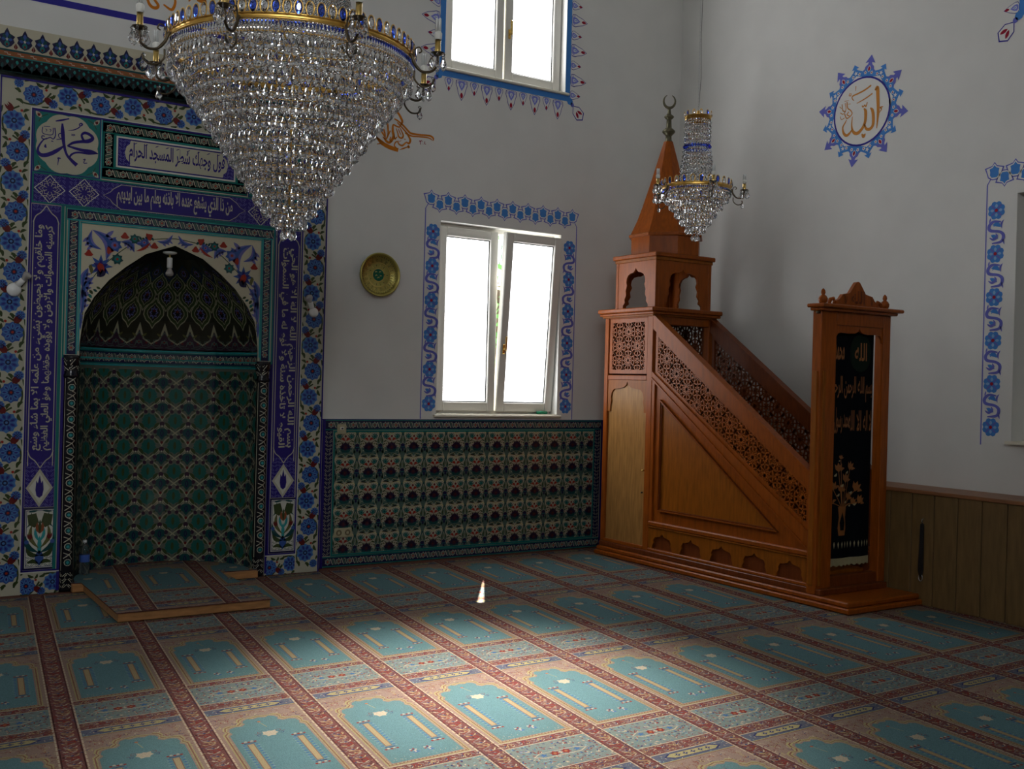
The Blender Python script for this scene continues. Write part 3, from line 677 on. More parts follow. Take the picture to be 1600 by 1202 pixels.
for i in range(14):
    for j in range(6): dado_tile(f.tr(3.69+S*i, DZ-.115-S*(j+.45)), S)
f = f.clipped((3.59, .114, 6.33, DZ-.112))
lay(dd, p, on_front(dy)); lay(dd, f, on_front(dy))
single('tile_dado', dd, (3.5, WY, 0), 'glazed floral tile dado below the front window, with a chain pattern border', 'tile dado')

# ------------------------------------------------------------------ mihrab
MX = 2.187
mih = empty('mihrab', (MX, MY, 0), 'tall tiled prayer niche with blue calligraphy bands and a pointed arch', 'mihrab')
NR = .667
PROF = [(.667, 1.72), (.667, 1.80), (.655, 1.92), (.637, 2.03), (.575, 2.15), (.475, 2.28), (.36, 2.385), (.215, 2.495), (.0, 2.578)]
bd = MB()
arch = [(MX-r, z) for r, z in PROF]+[(MX+r, z) for r, z in PROF[:-1][::-1]]
bd.box(.955, MY, .005, 1.42, WY-.001, 3.66, 't_cream'); bd.box(2.954, MY, .005, 3.42, WY-.001, 3.66, 't_cream')
bd.box(1.42, MY, 2.58, 2.954, WY-.001, 3.66, 't_cream')
outl = [(1.42, 1.72)]+arch+[(2.954, 1.72), (2.954, 2.58), (1.42, 2.58)]
bd.add([(x, MY, z) for x, z in outl], [tuple(range(len(outl)))], 't_cream')
for x0, x1 in ((1.42, 1.52), (2.854, 2.954)): bd.box(x0, MY+.03, .005, x1, WY-.001, 1.72, 't_navy')
p = T()
rngt = random.Random(11)
# outer flower border
flower_run(p, 1.062, .06, 1.062, 3.46, 16, .20); flower_run(p, 3.31, .06, 3.31, 3.46, 16, .20, 1)
flower_run(p, 1.06, 3.565, 3.32, 3.565, 10, .19)
p.rect(.958, 0, .968, 3.655, 'cobalt', 9); p.rect(3.405, 0, 3.418, 3.655, 'cobalt', 9); p.rect(.958, 3.645, 3.418, 3.66, 'cobalt', 9)
q = p.clipped((.957, .0, 3.419, 3.661)); q.pre = 't_'; p = T(); p.F = q.F
for o_, t_, c_, z_ in ((0, .012, 'cobalt', 9), (.008, .008, 'white', 8)):
    p.rect(1.163-o_, .165-o_, 1.163-o_+t_, 3.462+o_, c_, z_); p.rect(3.212+o_-t_, .165-o_, 3.212+o_, 3.462+o_, c_, z_); p.rect(1.163, 3.462+o_-t_, 3.212, 3.462+o_, c_, z_)
    p.rect(1.163, .165-o_, 1.418, .165-o_+t_, c_, z_); p.rect(2.956, .165-o_, 3.212, .165-o_+t_, c_, z_)
# bottom flower pieces under the bands
for x0, x1 in ((1.165, 1.415), (2.96, 3.21)):
    b = T(); flower_run(b, x0-.05, .075, x1+.05, .075, 2, .17); b = b.clipped((x0, .0, x1, .158)); p.F += b.F
lay(bd, p, on_front(MY)); bd.build('flower_border_panel', mih)
# medallion tiles
mt = MB(); p = T(); p.rect(1.176, 3.012, 1.632, 3.452, 'teal', 1); p.frame(1.178, 3.014, 1.630, 3.450, .006, 'cobalt', 8); p.frame(1.166, 3.004, 1.642, 3.460, .008, 'turq', 2)
for sx in (-1, 1):
    for sz in (-1, 1):
        c = p.tr(1.404+sx*.195, 3.232+sz*.19, 0, sx, sz); c.tr(0, 0, 45).leaf(-.03, 0, .03, 0, .03, 'cream', 3); tulip(c, .03, 'dred', 4); c.line([(-.06, .01), (-.02, -.01), (.0, -.05)], .005, 'green', 3)
sc = []
for k in range(64):
    a = 2*PI*k/64; r = 1+.035*abs(math.sin(4*a))*2-.04; sc.append((1.404+.212*r*math.cos(a), 3.232+.212*r*math.sin(a)))
p.poly(sc, 'cream', 3)
def traced(x0, y0, s, ax, val, neg=False):
    def g(x, y):
        P = at(x0+x/s, y0+y/s, ax, val); return (P[0], P[2]) if ax == 1 else (-P[1], P[2])
    return g
g = traced(0, 140, 6.01, 1, MY)
def brush(p, g, pts, w, c, z=5, scale=1): p.line([g(*t) for t in pts], [v*scale for v in w], c, z, True)
K = .0033/1.52*.72
for pts, w_ in (([(585, 320), (588, 400), (600, 520), (625, 610), (670, 665), (720, 712)], [12, 28, 22, 18, 24, 30]),
                ([(922, 605), (860, 585), (760, 568), (690, 548), (632, 530)], [4, 26, 22, 18, 10]), ([(922, 605), (830, 603), (740, 592), (690, 600), (660, 622), (655, 650)], [4, 16, 14, 14, 14, 8]),
                ([(632, 530), (690, 500), (760, 490), (830, 485), (868, 462), (850, 430), (800, 408), (768, 425), (772, 455), (790, 485)], [10, 20, 22, 30, 26, 22, 22, 16, 18, 16]),
                ([(600, 530), (540, 570), (470, 605), (400, 618), (358, 590), (360, 540), (400, 480), (440, 455)], [10, 26, 30, 30, 24, 14, 10, 5]),
                ([(522, 297), (580, 288), (650, 275)], [8, 14, 8]), ([(755, 345), (772, 330), (760, 318), (745, 330), (748, 352), (700, 378), (640, 386)], [8, 12, 10, 8, 8, 8, 3]),
                ([(672, 415), (675, 435), (686, 418), (690, 437), (700, 420), (702, 435)], [5]*6), ([(428, 515), (424, 535), (436, 545)], [8, 16, 8]), ([(570, 648), (545, 645), (548, 660), (540, 712)], [8, 12, 8, 4]), ([(780, 662), (800, 655), (785, 690), (818, 692)], [7]*4),
                ([(400, 350), (402, 410), (490, 425), (500, 360)], [7]*4), ([(425, 370), (440, 380), (430, 395)], [5]*3), ([(465, 375), (480, 380), (470, 398)], [5]*3), ([(515, 360), (520, 430), (500, 465), (470, 450), (430, 465), (395, 460), (395, 435), (420, 440)], [9]*8), ([(575, 410), (550, 420), (555, 450), (575, 465), (530, 470)], [7]*5), ([(410, 345), (470, 348)], [5, 5]), ([(480, 485), (500, 488)], [8, 8])):
    brush(p, g, pts, w_, 'cobalt', 5, .00095 if max(w_) > 9 else .0008)
# matching medallion on the other side
lay(mt, p, on_front(MY-.001)); mt.build('medallion_tile', mih); mt = MB(); p = T()
p.rect(2.742, 3.012, 3.198, 3.452, 'teal', 1); p.frame(2.744, 3.014, 3.196, 3.450, .006, 'cobalt', 8); p.poly([(x+1.566, y) for x, y in sc], 'cream', 3)
put_text(p, '\u0627\u0644\u0644\u0647', 2.83, 3.10, 3.11, 3.37, 'cobalt', 5, bold=.03)
lay(mt, p, on_front(MY-.001)); mt.build('medallion_tile', mih)
# cartouche panel
ct = MB(); p = T(); p.rect(1.640, 3.020, 2.735, 3.452, 'navy', 1)
for a in ((1.645, 3.400, 2.73, 3.400), (1.645, 3.068, 2.73, 3.068)): chain_run(p, *a, .09, 'teal', 11)
for x in (1.688, 2.69): chain_run(p, x, 3.10, x, 3.37, .085, 'teal', 3)
p.rect(1.728, 3.108, 2.648, 3.358, 'teal', 7); p.rect(1.740, 3.118, 2.636, 3.348, 'white', 8); p.rect(1.752, 3.130, 2.624, 3.336, 'cobalt', 9)
arab(p, 1.756, 3.134, 1.84, 3.332, .03, 'lav', 10, rngt, .12); arab(p, 2.536, 3.134, 2.62, 3.332, .03, 'lav', 10, rngt, .12)
p.poly([(1.80, 3.233), (1.812, 3.28), (1.835, 3.30), (1.84, 3.326), (2.536, 3.326), (2.541, 3.30), (2.564, 3.28), (2.576, 3.233), (2.564, 3.186), (2.541, 3.166), (2.536, 3.14), (1.84, 3.14), (1.835, 3.166), (1.812, 3.186)], 'cream', 11)
put_text(p, '\u0641\u0648\u0644 \u0648\u062c\u0647\u0643 \u0634\u0637\u0631 \u0627\u0644\u0645\u0633\u062c\u062f \u0627\u0644\u062d\u0631\u0627\u0645', 1.83, 3.15, 2.55, 3.315, 'cobalt', 12, bold=.02)
for k in range(9): p.leaf(1.86+.078*k, 3.300, 1.89+.078*k, 3.316, .006, 'cobalt', 12)
lay(ct, p, on_front(MY-.001)); ct.build('cartouche_panel', mih)
# horizontal calligraphy band with star tiles
hb = MB(); p = T(); p.rect(1.175, 2.790, 3.20, 3.010, 'cobalt', 1); p.frame(1.175, 2.792, 3.20, 3.010, .010, 'teal', 14)
for x in (1.293, 1.525, 2.85, 3.082): star_tile(p, x, 2.90, .215, rngt)
arab(p, 1.64, 2.80, 2.735, 3.0, .032, 'lav', 2, rngt, .10)
cart = [(1.655, 2.90), (1.70, 2.925), (1.725, 2.955), (1.78, 2.992), (2.60, 2.992), (2.655, 2.955), (2.68, 2.925), (2.725, 2.90), (2.68, 2.875), (2.655, 2.845), (2.60, 2.808), (1.78, 2.808), (1.725, 2.845), (1.70, 2.875)]
p.poly(cart, 'cream', 11); p.poly([(MX+.003+(x-MX-.003)*.992, 2.9+(y-2.9)*.95) for x, y in cart], 'cobalt', 12)
put_text(p, '\u0645\u0646 \u0630\u0627 \u0627\u0644\u0630\u064a \u064a\u0634\u0641\u0639 \u0639\u0646\u062f\u0647 \u0627\u0644\u0627 \u0628\u0627\u0630\u0646\u0647 \u064a\u0639\u0644\u0645 \u0645\u0627 \u0628\u064a\u0646 \u0627\u064a\u062f\u064a\u0647\u0645', 1.75, 2.825, 2.62, 2.982, 'cream', 13, bold=.024)
lay(hb, p, on_front(MY-.001)); hb.build('calligraphy_band', mih)
# vertical calligraphy bands
def vband(xa, xb, rows, up):
    m = MB(); p = T(); p.rect(xa, .90, xb, 2.785, 'cobalt', 1); p.rect(xa+.012, .92, xa+.018, 2.66, 'cream', 3); p.rect(xb-.018, .92, xb-.012, 2.66, 'cream', 3)
    xm = (xa+xb)/2
    for z0, s in ((.90, 1), (2.785, -1)):
        for m_ in (-1, 1):
            e = m_*((xb-xa)/2-.012)
            p.line([(xm+e, z0+s*.13), (xm+e*.8, z0+s*.085), (xm+e*.4, z0+s*.055), (xm, z0+s*.005)], .007, 'cream', 4, True)
            c = Pat(); c.pre = 't_'; arab(c, xm if m_ > 0 else xa+.005, z0 if s > 0 else z0-.05, xb-.005 if m_ > 0 else xm, z0+.05 if s > 0 else z0, .026, 'lav', 2, rngt, .12); p.F += c.F
    zc0, zc1 = 1.03, 2.64; L = zc1-zc0; q = p.tr(xm, (zc0+zc1)/2, 90 if up else -90); W = (xb-xa)-.052
    for k, t in enumerate(rows):
        y0 = -W/2+(1-k)*W*.48; put_text(q, t, -L/2, y0, L/2, y0+W*.54, 'cream', 5+k, bold=.026)
    for k in range(26): q.circ(-L/2+L*k/26, (.5 if k % 2 else -.06)*W*.9-.0, .004, 'cream', 5, 6)
    tulip_tile(p, xa, .625, xb, .900, rngt); vase_tile(p, xa-.004, .178, xb+.022, .622, rngt)
    lay(m, p, on_front(MY-.001)); m.build('calligraphy_band', mih)
vband(1.178, 1.372, ['\u0648\u0645\u0627 \u062e\u0644\u0641\u0647\u0645 \u0648\u0644\u0627 \u064a\u062d\u064a\u0637\u0648\u0646 \u0628\u0634\u064a\u0621 \u0645\u0646 \u0639\u0644\u0645\u0647 \u0627\u0644\u0627 \u0628\u0645\u0627 \u0634\u0627\u0621 \u0648\u0633\u0639', '\u0643\u0631\u0633\u064a\u0647 \u0627\u0644\u0633\u0645\u0648\u0627\u062a \u0648\u0627\u0644\u0627\u0631\u0636 \u0648\u0644\u0627 \u064a\u0624\u0648\u062f\u0647 \u062d\u0641\u0638\u0647\u0645\u0627 \u0648\u0647\u0648 \u0627\u0644\u0639\u0644\u064a \u0627\u0644\u0639\u0638\u064a\u0645'], True)
vband(2.992, 3.194, ['\u0628\u0633\u0645 \u0627\u0644\u0644\u0647 \u0627\u0644\u0631\u062d\u0645\u0646 \u0627\u0644\u0631\u062d\u064a\u0645 \u0627\u0644\u0644\u0647 \u0644\u0627 \u0627\u0644\u0647 \u0627\u0644\u0627 \u0647\u0648 \u0627\u0644\u062d\u064a', '\u0627\u0644\u0642\u064a\u0648\u0645 \u0644\u0627 \u062a\u0627\u062e\u0630\u0647 \u0633\u0646\u0629 \u0648\u0644\u0627 \u0646\u0648\u0645 \u0644\u0647 \u0645\u0627 \u0641\u064a \u0627\u0644\u0633\u0645\u0648\u0627\u062a'], False)
# chain frame round the arch
cf = MB(); p = T()
chain_run(p, 1.415, 2.738, 2.958, 2.738, .088, 'turq', 15); chain_run(p, 1.462, 1.725, 1.462, 2.694, .082, 'turq', 10); chain_run(p, 2.912, 1.725, 2.912, 2.694, .082, 'turq', 10)
for x in (1.385, 2.974): p.rect(x-.012, .17, x+.010, 2.79, 'cobalt' if x > 2 else 'teal', 5)
p.rect(1.400, .02, 1.420, 1.72, 'cobalt', 5); p.rect(2.954, .02, 2.970, 1.72, 'cobalt', 5)
p.frame(1.40, 1.70, 2.975, 2.79, .012, 'teal', 9)
p2 = T(); p2.F = [f_ for f_ in p.F]
lay(cf, p, on_front(MY-.001)); cf.build('arch_frame', mih)
# spandrels
sp = MB(); p = T()
ins = [(1.505, 1.745)]+[(x, z) for x, z in arch if z > 1.75]+[(2.869, 1.745), (2.869, 2.69), (1.505, 2.69)]
ins = [(max(x, 1.507) if x < MX else min(x, 2.867), z) for x, z in ins]
p.poly(ins, 'beige', 1); p.rect(1.505, 2.680, 2.869, 2.690, 'turq', 12); p.rect(1.505, 1.75, 1.515, 2.69, 'turq', 12); p.rect(2.859, 1.75, 2.869, 2.69, 'turq', 12)
for m in (-1, 1):
    q = p.tr(MX, 2.0, 0, m, 1); q.pre = 't_'   # mirrored half: x outwards, y from z=2
    def saz(x0, y0, x1, y1, w, b, c='lav'):
        q.leaf(x0, y0, x1, y1, w, c, 3, b, 8); q.leaf(x0, y0, x1, y1, w*.35, 'mid', 4, b, 6)
        for t in (.25, .45, .65):
            X, Y = x0+(x1-x0)*t, y0+(y1-y0)*t; L = math.hypot(x1-x0, y1-y0); nx, ny = -(y1-y0)/L, (x1-x0)/L
            q.leaf(X+nx*b*L*.8, Y+ny*b*L*.8, X+nx*(w*.9+b*L)+(x1-x0)*.12, Y+ny*(w*.9+b*L)+(y1-y0)*.12, w*.4, c, 3)
    saz(.50, .42, .60, .64, .075, .3); saz(.60, .64, .53, .50, .05, .35); saz(.47, .35, .36, .27, .06, -.2)
    saz(.662, .02, .655, .22, .045, .05); saz(.650, .20, .62, .36, .05, -.1); saz(.655, .12, .58, .30, .045, -.12); saz(.665, -.10, .664, .05, .02, 0)
    saz(.30, .57, .20, .64, .05, .3); saz(.14, .60, .02, .66, .035, .25); saz(.40, .57, .30, .50, .05, -.3)
    for x, y, r, alt in ((.44, .54, .055, 0), (.42, .44, .045, 1), (.30, .60, .040, 1), (.23, .58, .030, 0)): q.star(x, y, 7, r, r*.7, 'dteal' if alt else 'mid', 5); q.circ(x, y, r*.5, 'teal' if alt else 'lav', 6, 8); q.circ(x, y, r*.22, 'red', 7, 6)
    q.star(.535, .38, 8, .085, .04, 'mid', 5); q.star(.535, .37, 6, .06, .03, 'cobalt', 6); tulip(q.tr(.535, .37, 160), .07, 'red', 7); q.leaf(.56, .30, .50, .36, .06, 'navy', 6)
    q.poly([(.60, .39), (.62, .37), (.60, .31), (.585, .34)], 'olive', 6)
    for x, y, r in ((.62, .47, 100), (.37, .62, 180), (.155, .565, 180), (0.0, .585, 0), (.47, .50, 90), (.19, .63, 60)):
        t = q.tr(x, y, r if r not in (100, 180) else 0); t.poly([(-.032, -.012), (-.02, .0), (-.006, .022), (.006, .022), (.02, .0), (.032, -.012), (.018, -.024), (-.018, -.024)], 'red', 5)
    q.leaf(.29, .51, .18, .59, .02, 'red', 5, .1); q.leaf(.36, .40, .24, .50, .018, 'red', 5, .05); q.leaf(.655, -.20, .655, -.14, .05, 'red', 6)
    for k in range(8): q.leaf(.40+.022*k-.0, .33-.0+.004*k*0+.0-(.02*k), .43+.022*k, .345-.02*k, .018, 'dteal' if k % 2 else 'green', 4)
    for k in range(6): q.leaf(.585+.006*k, .17-.03*k, .61+.006*k, .20-.03*k, .022, 'teal' if k % 2 else 'green', 4)
    for k in range(7): q.leaf(.16+.022*k, .60+.008*math.sin(k)-.0, .18+.022*k, .625-.01*(k % 2), .018, 'green' if k % 2 else 'dteal', 4)
    q.line([(.655, -.15), (.645, .10), (.58, .30), (.44, .46), (.28, .58), (.10, .62), (.0, .63)], .006, 'green', 2, True)
def in_arch(x, z):
    if z > PROF[-1][1] or z < 1.7: return False
    for (r0, z0), (r1_, z1_) in zip(PROF[:-1], PROF[1:]):
        if z0 <= z <= z1_: return abs(x-MX) < r0+(r1_-r0)*(z-z0)/(z1_-z0)-.002
    return False
p.F = [f_ for f_ in p.F if f_[2] == 1 or not any(in_arch(*t) for t in f_[0])]
lay(sp, p, on_front(MY-.001)); sp.build('spandrel_tiles', mih)
# niche: half-round wall of tiles, then the faceted half dome
NF = 16
ANG = [PI*k/NF for k in range(NF+1)]; DEP = .97
RIM = [np.array((NR*-math.cos(a), NR*DEP*math.sin(a))) for a in ANG]
SEG = [float(np.linalg.norm(RIM[k+1]-RIM[k])) for k in range(NF)]; CUM = [0]
for s_ in SEG: CUM.append(CUM[-1]+s_)
UL = CUM[-1]
def rim_at(u):
    u = min(max(u, 0), UL); k = min(int(np.searchsorted(CUM, u, 'right'))-1, NF-1); k = max(k, 0); t = (u-CUM[k])/SEG[k]
    P = RIM[k]*(1-t)+RIM[k+1]*t; return P, k
def niche_pt(u, v, l):
    P, k = rim_at(u); d = RIM[k+1]-RIM[k]; nx, ny = d[1], -d[0]; n = math.hypot(nx, ny)
    return (MX+P[0]+nx/n*l*EPS, MY+P[1]+ny/n*l*EPS, v)
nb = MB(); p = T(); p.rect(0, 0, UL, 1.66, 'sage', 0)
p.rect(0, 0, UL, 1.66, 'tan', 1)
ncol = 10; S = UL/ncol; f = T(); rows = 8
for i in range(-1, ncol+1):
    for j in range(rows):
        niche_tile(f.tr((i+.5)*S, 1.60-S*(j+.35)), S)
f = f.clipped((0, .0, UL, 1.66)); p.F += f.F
chain_run(p, 0, 1.722, UL, 1.722, .105, 'teal', 20); p.rect(0, 1.655, UL, 1.668, 'turq', 9); p.rect(0, 1.776, UL, 1.79, 'turq', 9)
lay(nb, p, niche_pt, CUM[1:-1]); nb.build('niche_tiles', mih)
dm = MB(); PA = [0]
PR = PROF[1:]
for a, b in zip(PR[:-1], PR[1:]): PA.append(PA[-1]+math.hypot(b[0]-a[0], b[1]-a[1]))
VL = PA[-1]
def dome_pt(u, v, l):
    v = min(max(v, 0), VL); j = min(max(int(np.searchsorted(PA, v, 'right'))-1, 0), len(PR)-2); t = (v-PA[j])/(PA[j+1]-PA[j])
    r = PR[j][0]*(1-t)+PR[j+1][0]*t; z = PR[j][1]*(1-t)+PR[j+1][1]*t
    P, k = rim_at(u); q = P*(r/NR)*(1-l*EPS*1.3/max(r, .15)); return (MX+q[0], MY+q[1]+.001, z-l*EPS*.6*(1 if r < .6 else 0))
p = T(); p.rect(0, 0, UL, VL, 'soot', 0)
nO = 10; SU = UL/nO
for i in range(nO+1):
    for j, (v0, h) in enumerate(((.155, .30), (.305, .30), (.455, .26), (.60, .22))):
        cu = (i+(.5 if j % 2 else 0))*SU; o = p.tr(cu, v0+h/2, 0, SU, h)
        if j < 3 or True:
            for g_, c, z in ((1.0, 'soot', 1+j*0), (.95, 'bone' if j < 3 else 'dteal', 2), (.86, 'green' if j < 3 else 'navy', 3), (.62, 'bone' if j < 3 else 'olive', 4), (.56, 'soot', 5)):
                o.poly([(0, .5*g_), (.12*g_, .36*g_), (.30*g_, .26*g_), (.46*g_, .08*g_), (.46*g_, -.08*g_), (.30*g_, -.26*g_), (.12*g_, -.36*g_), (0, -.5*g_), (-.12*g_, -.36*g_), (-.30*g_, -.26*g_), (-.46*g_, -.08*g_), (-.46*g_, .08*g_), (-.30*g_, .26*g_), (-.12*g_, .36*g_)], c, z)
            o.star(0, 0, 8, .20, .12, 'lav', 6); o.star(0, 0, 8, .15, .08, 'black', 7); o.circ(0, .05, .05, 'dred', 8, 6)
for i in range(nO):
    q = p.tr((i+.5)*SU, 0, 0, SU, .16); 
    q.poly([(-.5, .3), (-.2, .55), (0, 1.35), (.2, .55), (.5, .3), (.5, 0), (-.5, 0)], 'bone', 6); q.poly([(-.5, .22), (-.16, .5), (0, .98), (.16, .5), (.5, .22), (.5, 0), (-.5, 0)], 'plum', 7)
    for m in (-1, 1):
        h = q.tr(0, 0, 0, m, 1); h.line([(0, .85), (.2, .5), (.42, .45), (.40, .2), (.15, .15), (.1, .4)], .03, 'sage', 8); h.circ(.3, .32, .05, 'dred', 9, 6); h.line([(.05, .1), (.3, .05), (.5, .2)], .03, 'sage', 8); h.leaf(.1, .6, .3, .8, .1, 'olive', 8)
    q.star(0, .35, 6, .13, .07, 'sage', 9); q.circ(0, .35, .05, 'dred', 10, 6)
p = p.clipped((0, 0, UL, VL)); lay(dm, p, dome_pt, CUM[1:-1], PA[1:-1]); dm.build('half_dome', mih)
# little columns at the edges of the niche
for x in (1.470, 2.904):
    cl = MB(); r = .046
    def colf(u, v, l, x=x, r=r): a = u/r; return (x-(r+l*EPS)*math.cos(a), MY+.012-(r+l*EPS)*math.sin(a), v)
    p = T(); p.rect(0, .02, PI*r, 1.56, 'black', 0); p.rect(.02, .16, .026, 1.55, 'cream', 2); p.rect(PI*r-.026, .16, PI*r-.02, 1.55, 'cream', 2)
    for j in range(12):
        c = p.tr(PI*r/2, .22+.115*j); c.circ(0, 0, .026, 'cream', 2, 10); c.circ(0, 0, .021, 'dteal', 3, 8); c.star(0, 0, 6, .015, .007, 'turq', 4); c.line([(-.03, .03), (0, .05), (.03, .075), (.0, .09)], .006, 'cream', 2); c.line([(.03, .02), (.01, .055), (-.03, .07)], .005, 'cream', 2)
    arab(p, .0, .03, PI*r, .15, .04, 'cream', 2, rngt, .12)
    lay(cl, p, colf, [PI*r*k/10 for k in range(1, 10)]); co = cl.build('column', mih)
    cb = MB(); cb.lathe((x, MY+.012, 0), [(.046, 1.555), (.058, 1.56), (.058, 1.575), (.050, 1.59), (.055, 1.64), (.062, 1.70), (.062, 1.715), (.0, 1.716)], 't_black', 16)
    p = T(); arab(p, 0, 1.60, PI*.055, 1.70, .05, 'cream', 2, rngt, .12)
    def capf(u, v, l, x=x): a = u/.055; rr = .050+(v-1.59)*.09+l*EPS; return (x-rr*math.cos(a), MY+.012-rr*math.sin(a), v)
    lay(cb, p, capf); cb.build('capital', co)
# crest
cr = MB(); cy0 = MY-.035
cr.box(.93, cy0, 3.685, 3.445, WY-.001, 3.835, 't_dteal'); cr.box(.935, cy0+.005, 3.835, 3.44, cy0+.03, 4.0, 't_beige')
p = T(); p.rect(.93, 3.686, 3.445, 3.74, 'cream', 0)
n = 40
for k in range(n):
    x = .93+2.515*(k+.5)/n; w_ = 2.515/n
    p.poly([(x-w_*.5, 3.745), (x-w_*.5, 3.735), (x-w_*.3, 3.715), (x-w_*.12, 3.71), (x, 3.688), (x+w_*.12, 3.71), (x+w_*.3, 3.715), (x+w_*.5, 3.735), (x+w_*.5, 3.745)], 'black', 2); p.leaf(x, 3.70, x, 3.74, .02, 'dteal', 3); p.leaf(x-w_/2, 3.735, x-w_/2, 3.765, .02, 'teal', 4)
    p.circ(x, 3.77, .008, 'teal', 4, 6)
p.rect(.93, 3.745, 3.445, 3.782, 'black', 1); p.rect(.93, 3.782, 3.445, 3.79, 'teal', 3)
p.rect(.93, 3.79, 3.445, 3.822, 'rust', 2)
for k in range(60): x = .93+2.515*k/60; p.line([(x, 3.812), (x+.02, 3.812), (x+.022, 3.80), (x+.042, 3.80)], .004, 'beige' if k % 2 else 'olive', 3)
p.rect(.93, 3.822, 3.445, 3.836, 'dteal', 3)
for k in range(22): crest_unit(p.tr(.93+2.515*(k+.5)/22, 3.838), .113, .145)
lay(cr, p, on_front(cy0)); cr.build('crest_cornice', mih)

# ------------------------------------------------------------------ painted ornament on the plaster
def Pt():
    p = Pat(); p.pre = 'p_'; return p
def tulip_out(q, s=1.0):
    q.poly([(0, .075*s), (.022*s, .045*s), (.085*s, .03*s), (.07*s, -.005*s), (.055*s, -.05*s), (.02*s, -.07*s), (-.02*s, -.07*s), (-.055*s, -.05*s), (-.07*s, -.005*s), (-.085*s, .03*s), (-.022*s, .045*s)], 'violet', 1)
    q.poly([(0, .063*s), (.020*s, .037*s), (.070*s, .023*s), (.060*s, -.005*s), (.047*s, -.043*s), (.018*s, -.061*s), (-.018*s, -.061*s), (-.047*s, -.043*s), (-.060*s, -.005*s), (-.070*s, .023*s), (-.020*s, .037*s)], 'plaster', 2)
    q.poly([(0, .050*s), (.014*s, .030*s), (.042*s, .020*s), (.036*s, -.005*s), (.038*s, -.030*s), (.022*s, -.050*s), (-.022*s, -.050*s), (-.038*s, -.030*s), (-.036*s, -.005*s), (-.042*s, .020*s), (-.014*s, .030*s)], 'blue', 3)
def vine_col(p, xc, z0, z1, n, m):
    S = (z1-z0)/(n-1)
    for i in range(n):
        q = p.tr(xc, z0+S*i, 0, m, 1)
        for k in range(8):
            a = k*PI/4+PI/8; q.circ(.048*math.cos(a), .048*math.sin(a), .024, 'blue', 2, 8)
        q.circ(0, 0, .055, 'blue', 3, 12)
        for k in range(4): a = k*PI/2+PI/4; q.leaf(.012*math.cos(a), .012*math.sin(a), .062*math.cos(a), .062*math.sin(a), .014, 'violet', 5); a += PI/4; q.leaf(.018*math.cos(a), .018*math.sin(a), .05*math.cos(a), .05*math.sin(a), .022, 'pale', 4)
        q.circ(0, 0, .014, 'red', 6, 8)
        if i < n-1:
            v = p.tr(xc, z0+S*(i+.5), 0, m, 1)
            v.line([(-.03, -.085), (.045, -.075), (.062, -.03), (.03, .0), (-.045, .015), (-.055, .05), (-.02, .08), (.04, .075)], [.010, .022, .026, .020, .024, .026, .020, .010], 'violet', 4, True)
            v.line([(-.05, -.04), (-.02, -.055), (.01, -.035), (.0, -.01)], [.006, .018, .018, .006], 'violet', 5, True); v.line([(.02, .04), (.0, .055), (-.02, .04)], [.004, .010, .004], 'blue', 5, True)
            v.leaf(-.04, -.02, .02, -.05, .03, 'blue', 3); v.leaf(-.03, .055, .04, .035, .035, 'blue', 3, .2); v.leaf(.05, .02, .065, .09, .016, 'violet', 4, .2); v.leaf(-.055, .07, -.045, .11, .012, 'violet', 4); v.leaf(.055, -.05, .07, -.10, .012, 'violet', 4)
def window_border(p, x0, z0, x1, z1, xs=(.155, .175), n=6):
    lx, rx = x0-xs[0], x1+xs[1]; zt = z1+.10
    p.rect(lx, z0-.02, x0-.004, z1+.07, 'plaster', 0); p.rect(x1+.004, z0-.02, rx, z1+.07, 'plaster', 0)
    for x in (lx, rx): p.rect(x-.005, z0-.035, x+.005, zt-.01, 'violet', 1)
    p.line([(lx, zt-.01), (lx+.03, zt+.04), (lx+.01, zt+.06)], .008, 'violet', 1); p.line([(rx, zt-.01), (rx-.03, zt+.04), (rx-.01, zt+.06)], .008, 'violet', 1)
    vine_col(p, lx+.080, z0+.10, z1-.11, n, 1); vine_col(p, rx-.08, z0+.09, z1-.12, n, -1)
    a, b = lx+.055, rx-.055; k = round((b-a)/.173)+1; S = (b-a)/(k-1)
    for i in range(k):
        tulip_out(p.tr(a+S*i, z1+.190), .95)
        if i < k-1: q = p.tr(a+S*(i+.5), z1+.128, 180); tulip_out(q, .90)
def drop(q, big):
    s = 1 if big else .72; L = .19 if big else .125
    q.poly([(0, -L), (.022*s, -L+.035*s), (.035*s, -L+.06*s), (.05*s, -.075*s), (.062*s, -.045*s), (.058*s, -.01), (.03*s, 0), (-.03*s, 0), (-.058*s, -.01), (-.062*s, -.045*s), (-.05*s, -.075*s), (-.035*s, -L+.06*s), (-.022*s, -L+.035*s)], 'navy', 1)
    q.poly([(0, -L+.010), (.018*s, -L+.037*s), (.030*s, -L+.063*s), (.044*s, -.075*s), (.055*s, -.045*s), (.051*s, -.012), (.03*s, -.004), (-.03*s, -.004), (-.051*s, -.012), (-.055*s, -.045*s), (-.044*s, -.075*s), (-.030*s, -L+.063*s), (-.018*s, -L+.037*s)], 'plaster', 2)
    q.poly([(0, -.10*s), (.028*s, -.06*s), (.036*s, -.025*s), (.018*s, -.010*s), (-.018*s, -.010*s), (-.036*s, -.025*s), (-.028*s, -.06*s)], 'lav', 3); q.poly([(0, -.075*s), (.015*s, -.045*s), (.010*s, -.028*s), (-.010*s, -.028*s), (-.015*s, -.045*s)], 'plaster', 4); q.leaf(0, -.03*s, 0, -.068*s, .008, 'blue', 5)
    if big:
        for m in (-1, 1): q.line([(m*.02, -.01), (m*.042, -.018), (m*.044, -.04), (m*.034, -.032)], .005, 'violet', 4)
    zc = -L+(.048 if big else .028); q.leaf(0, zc-.028*s, 0, zc+.028*s, .030*s, 'red', 4)
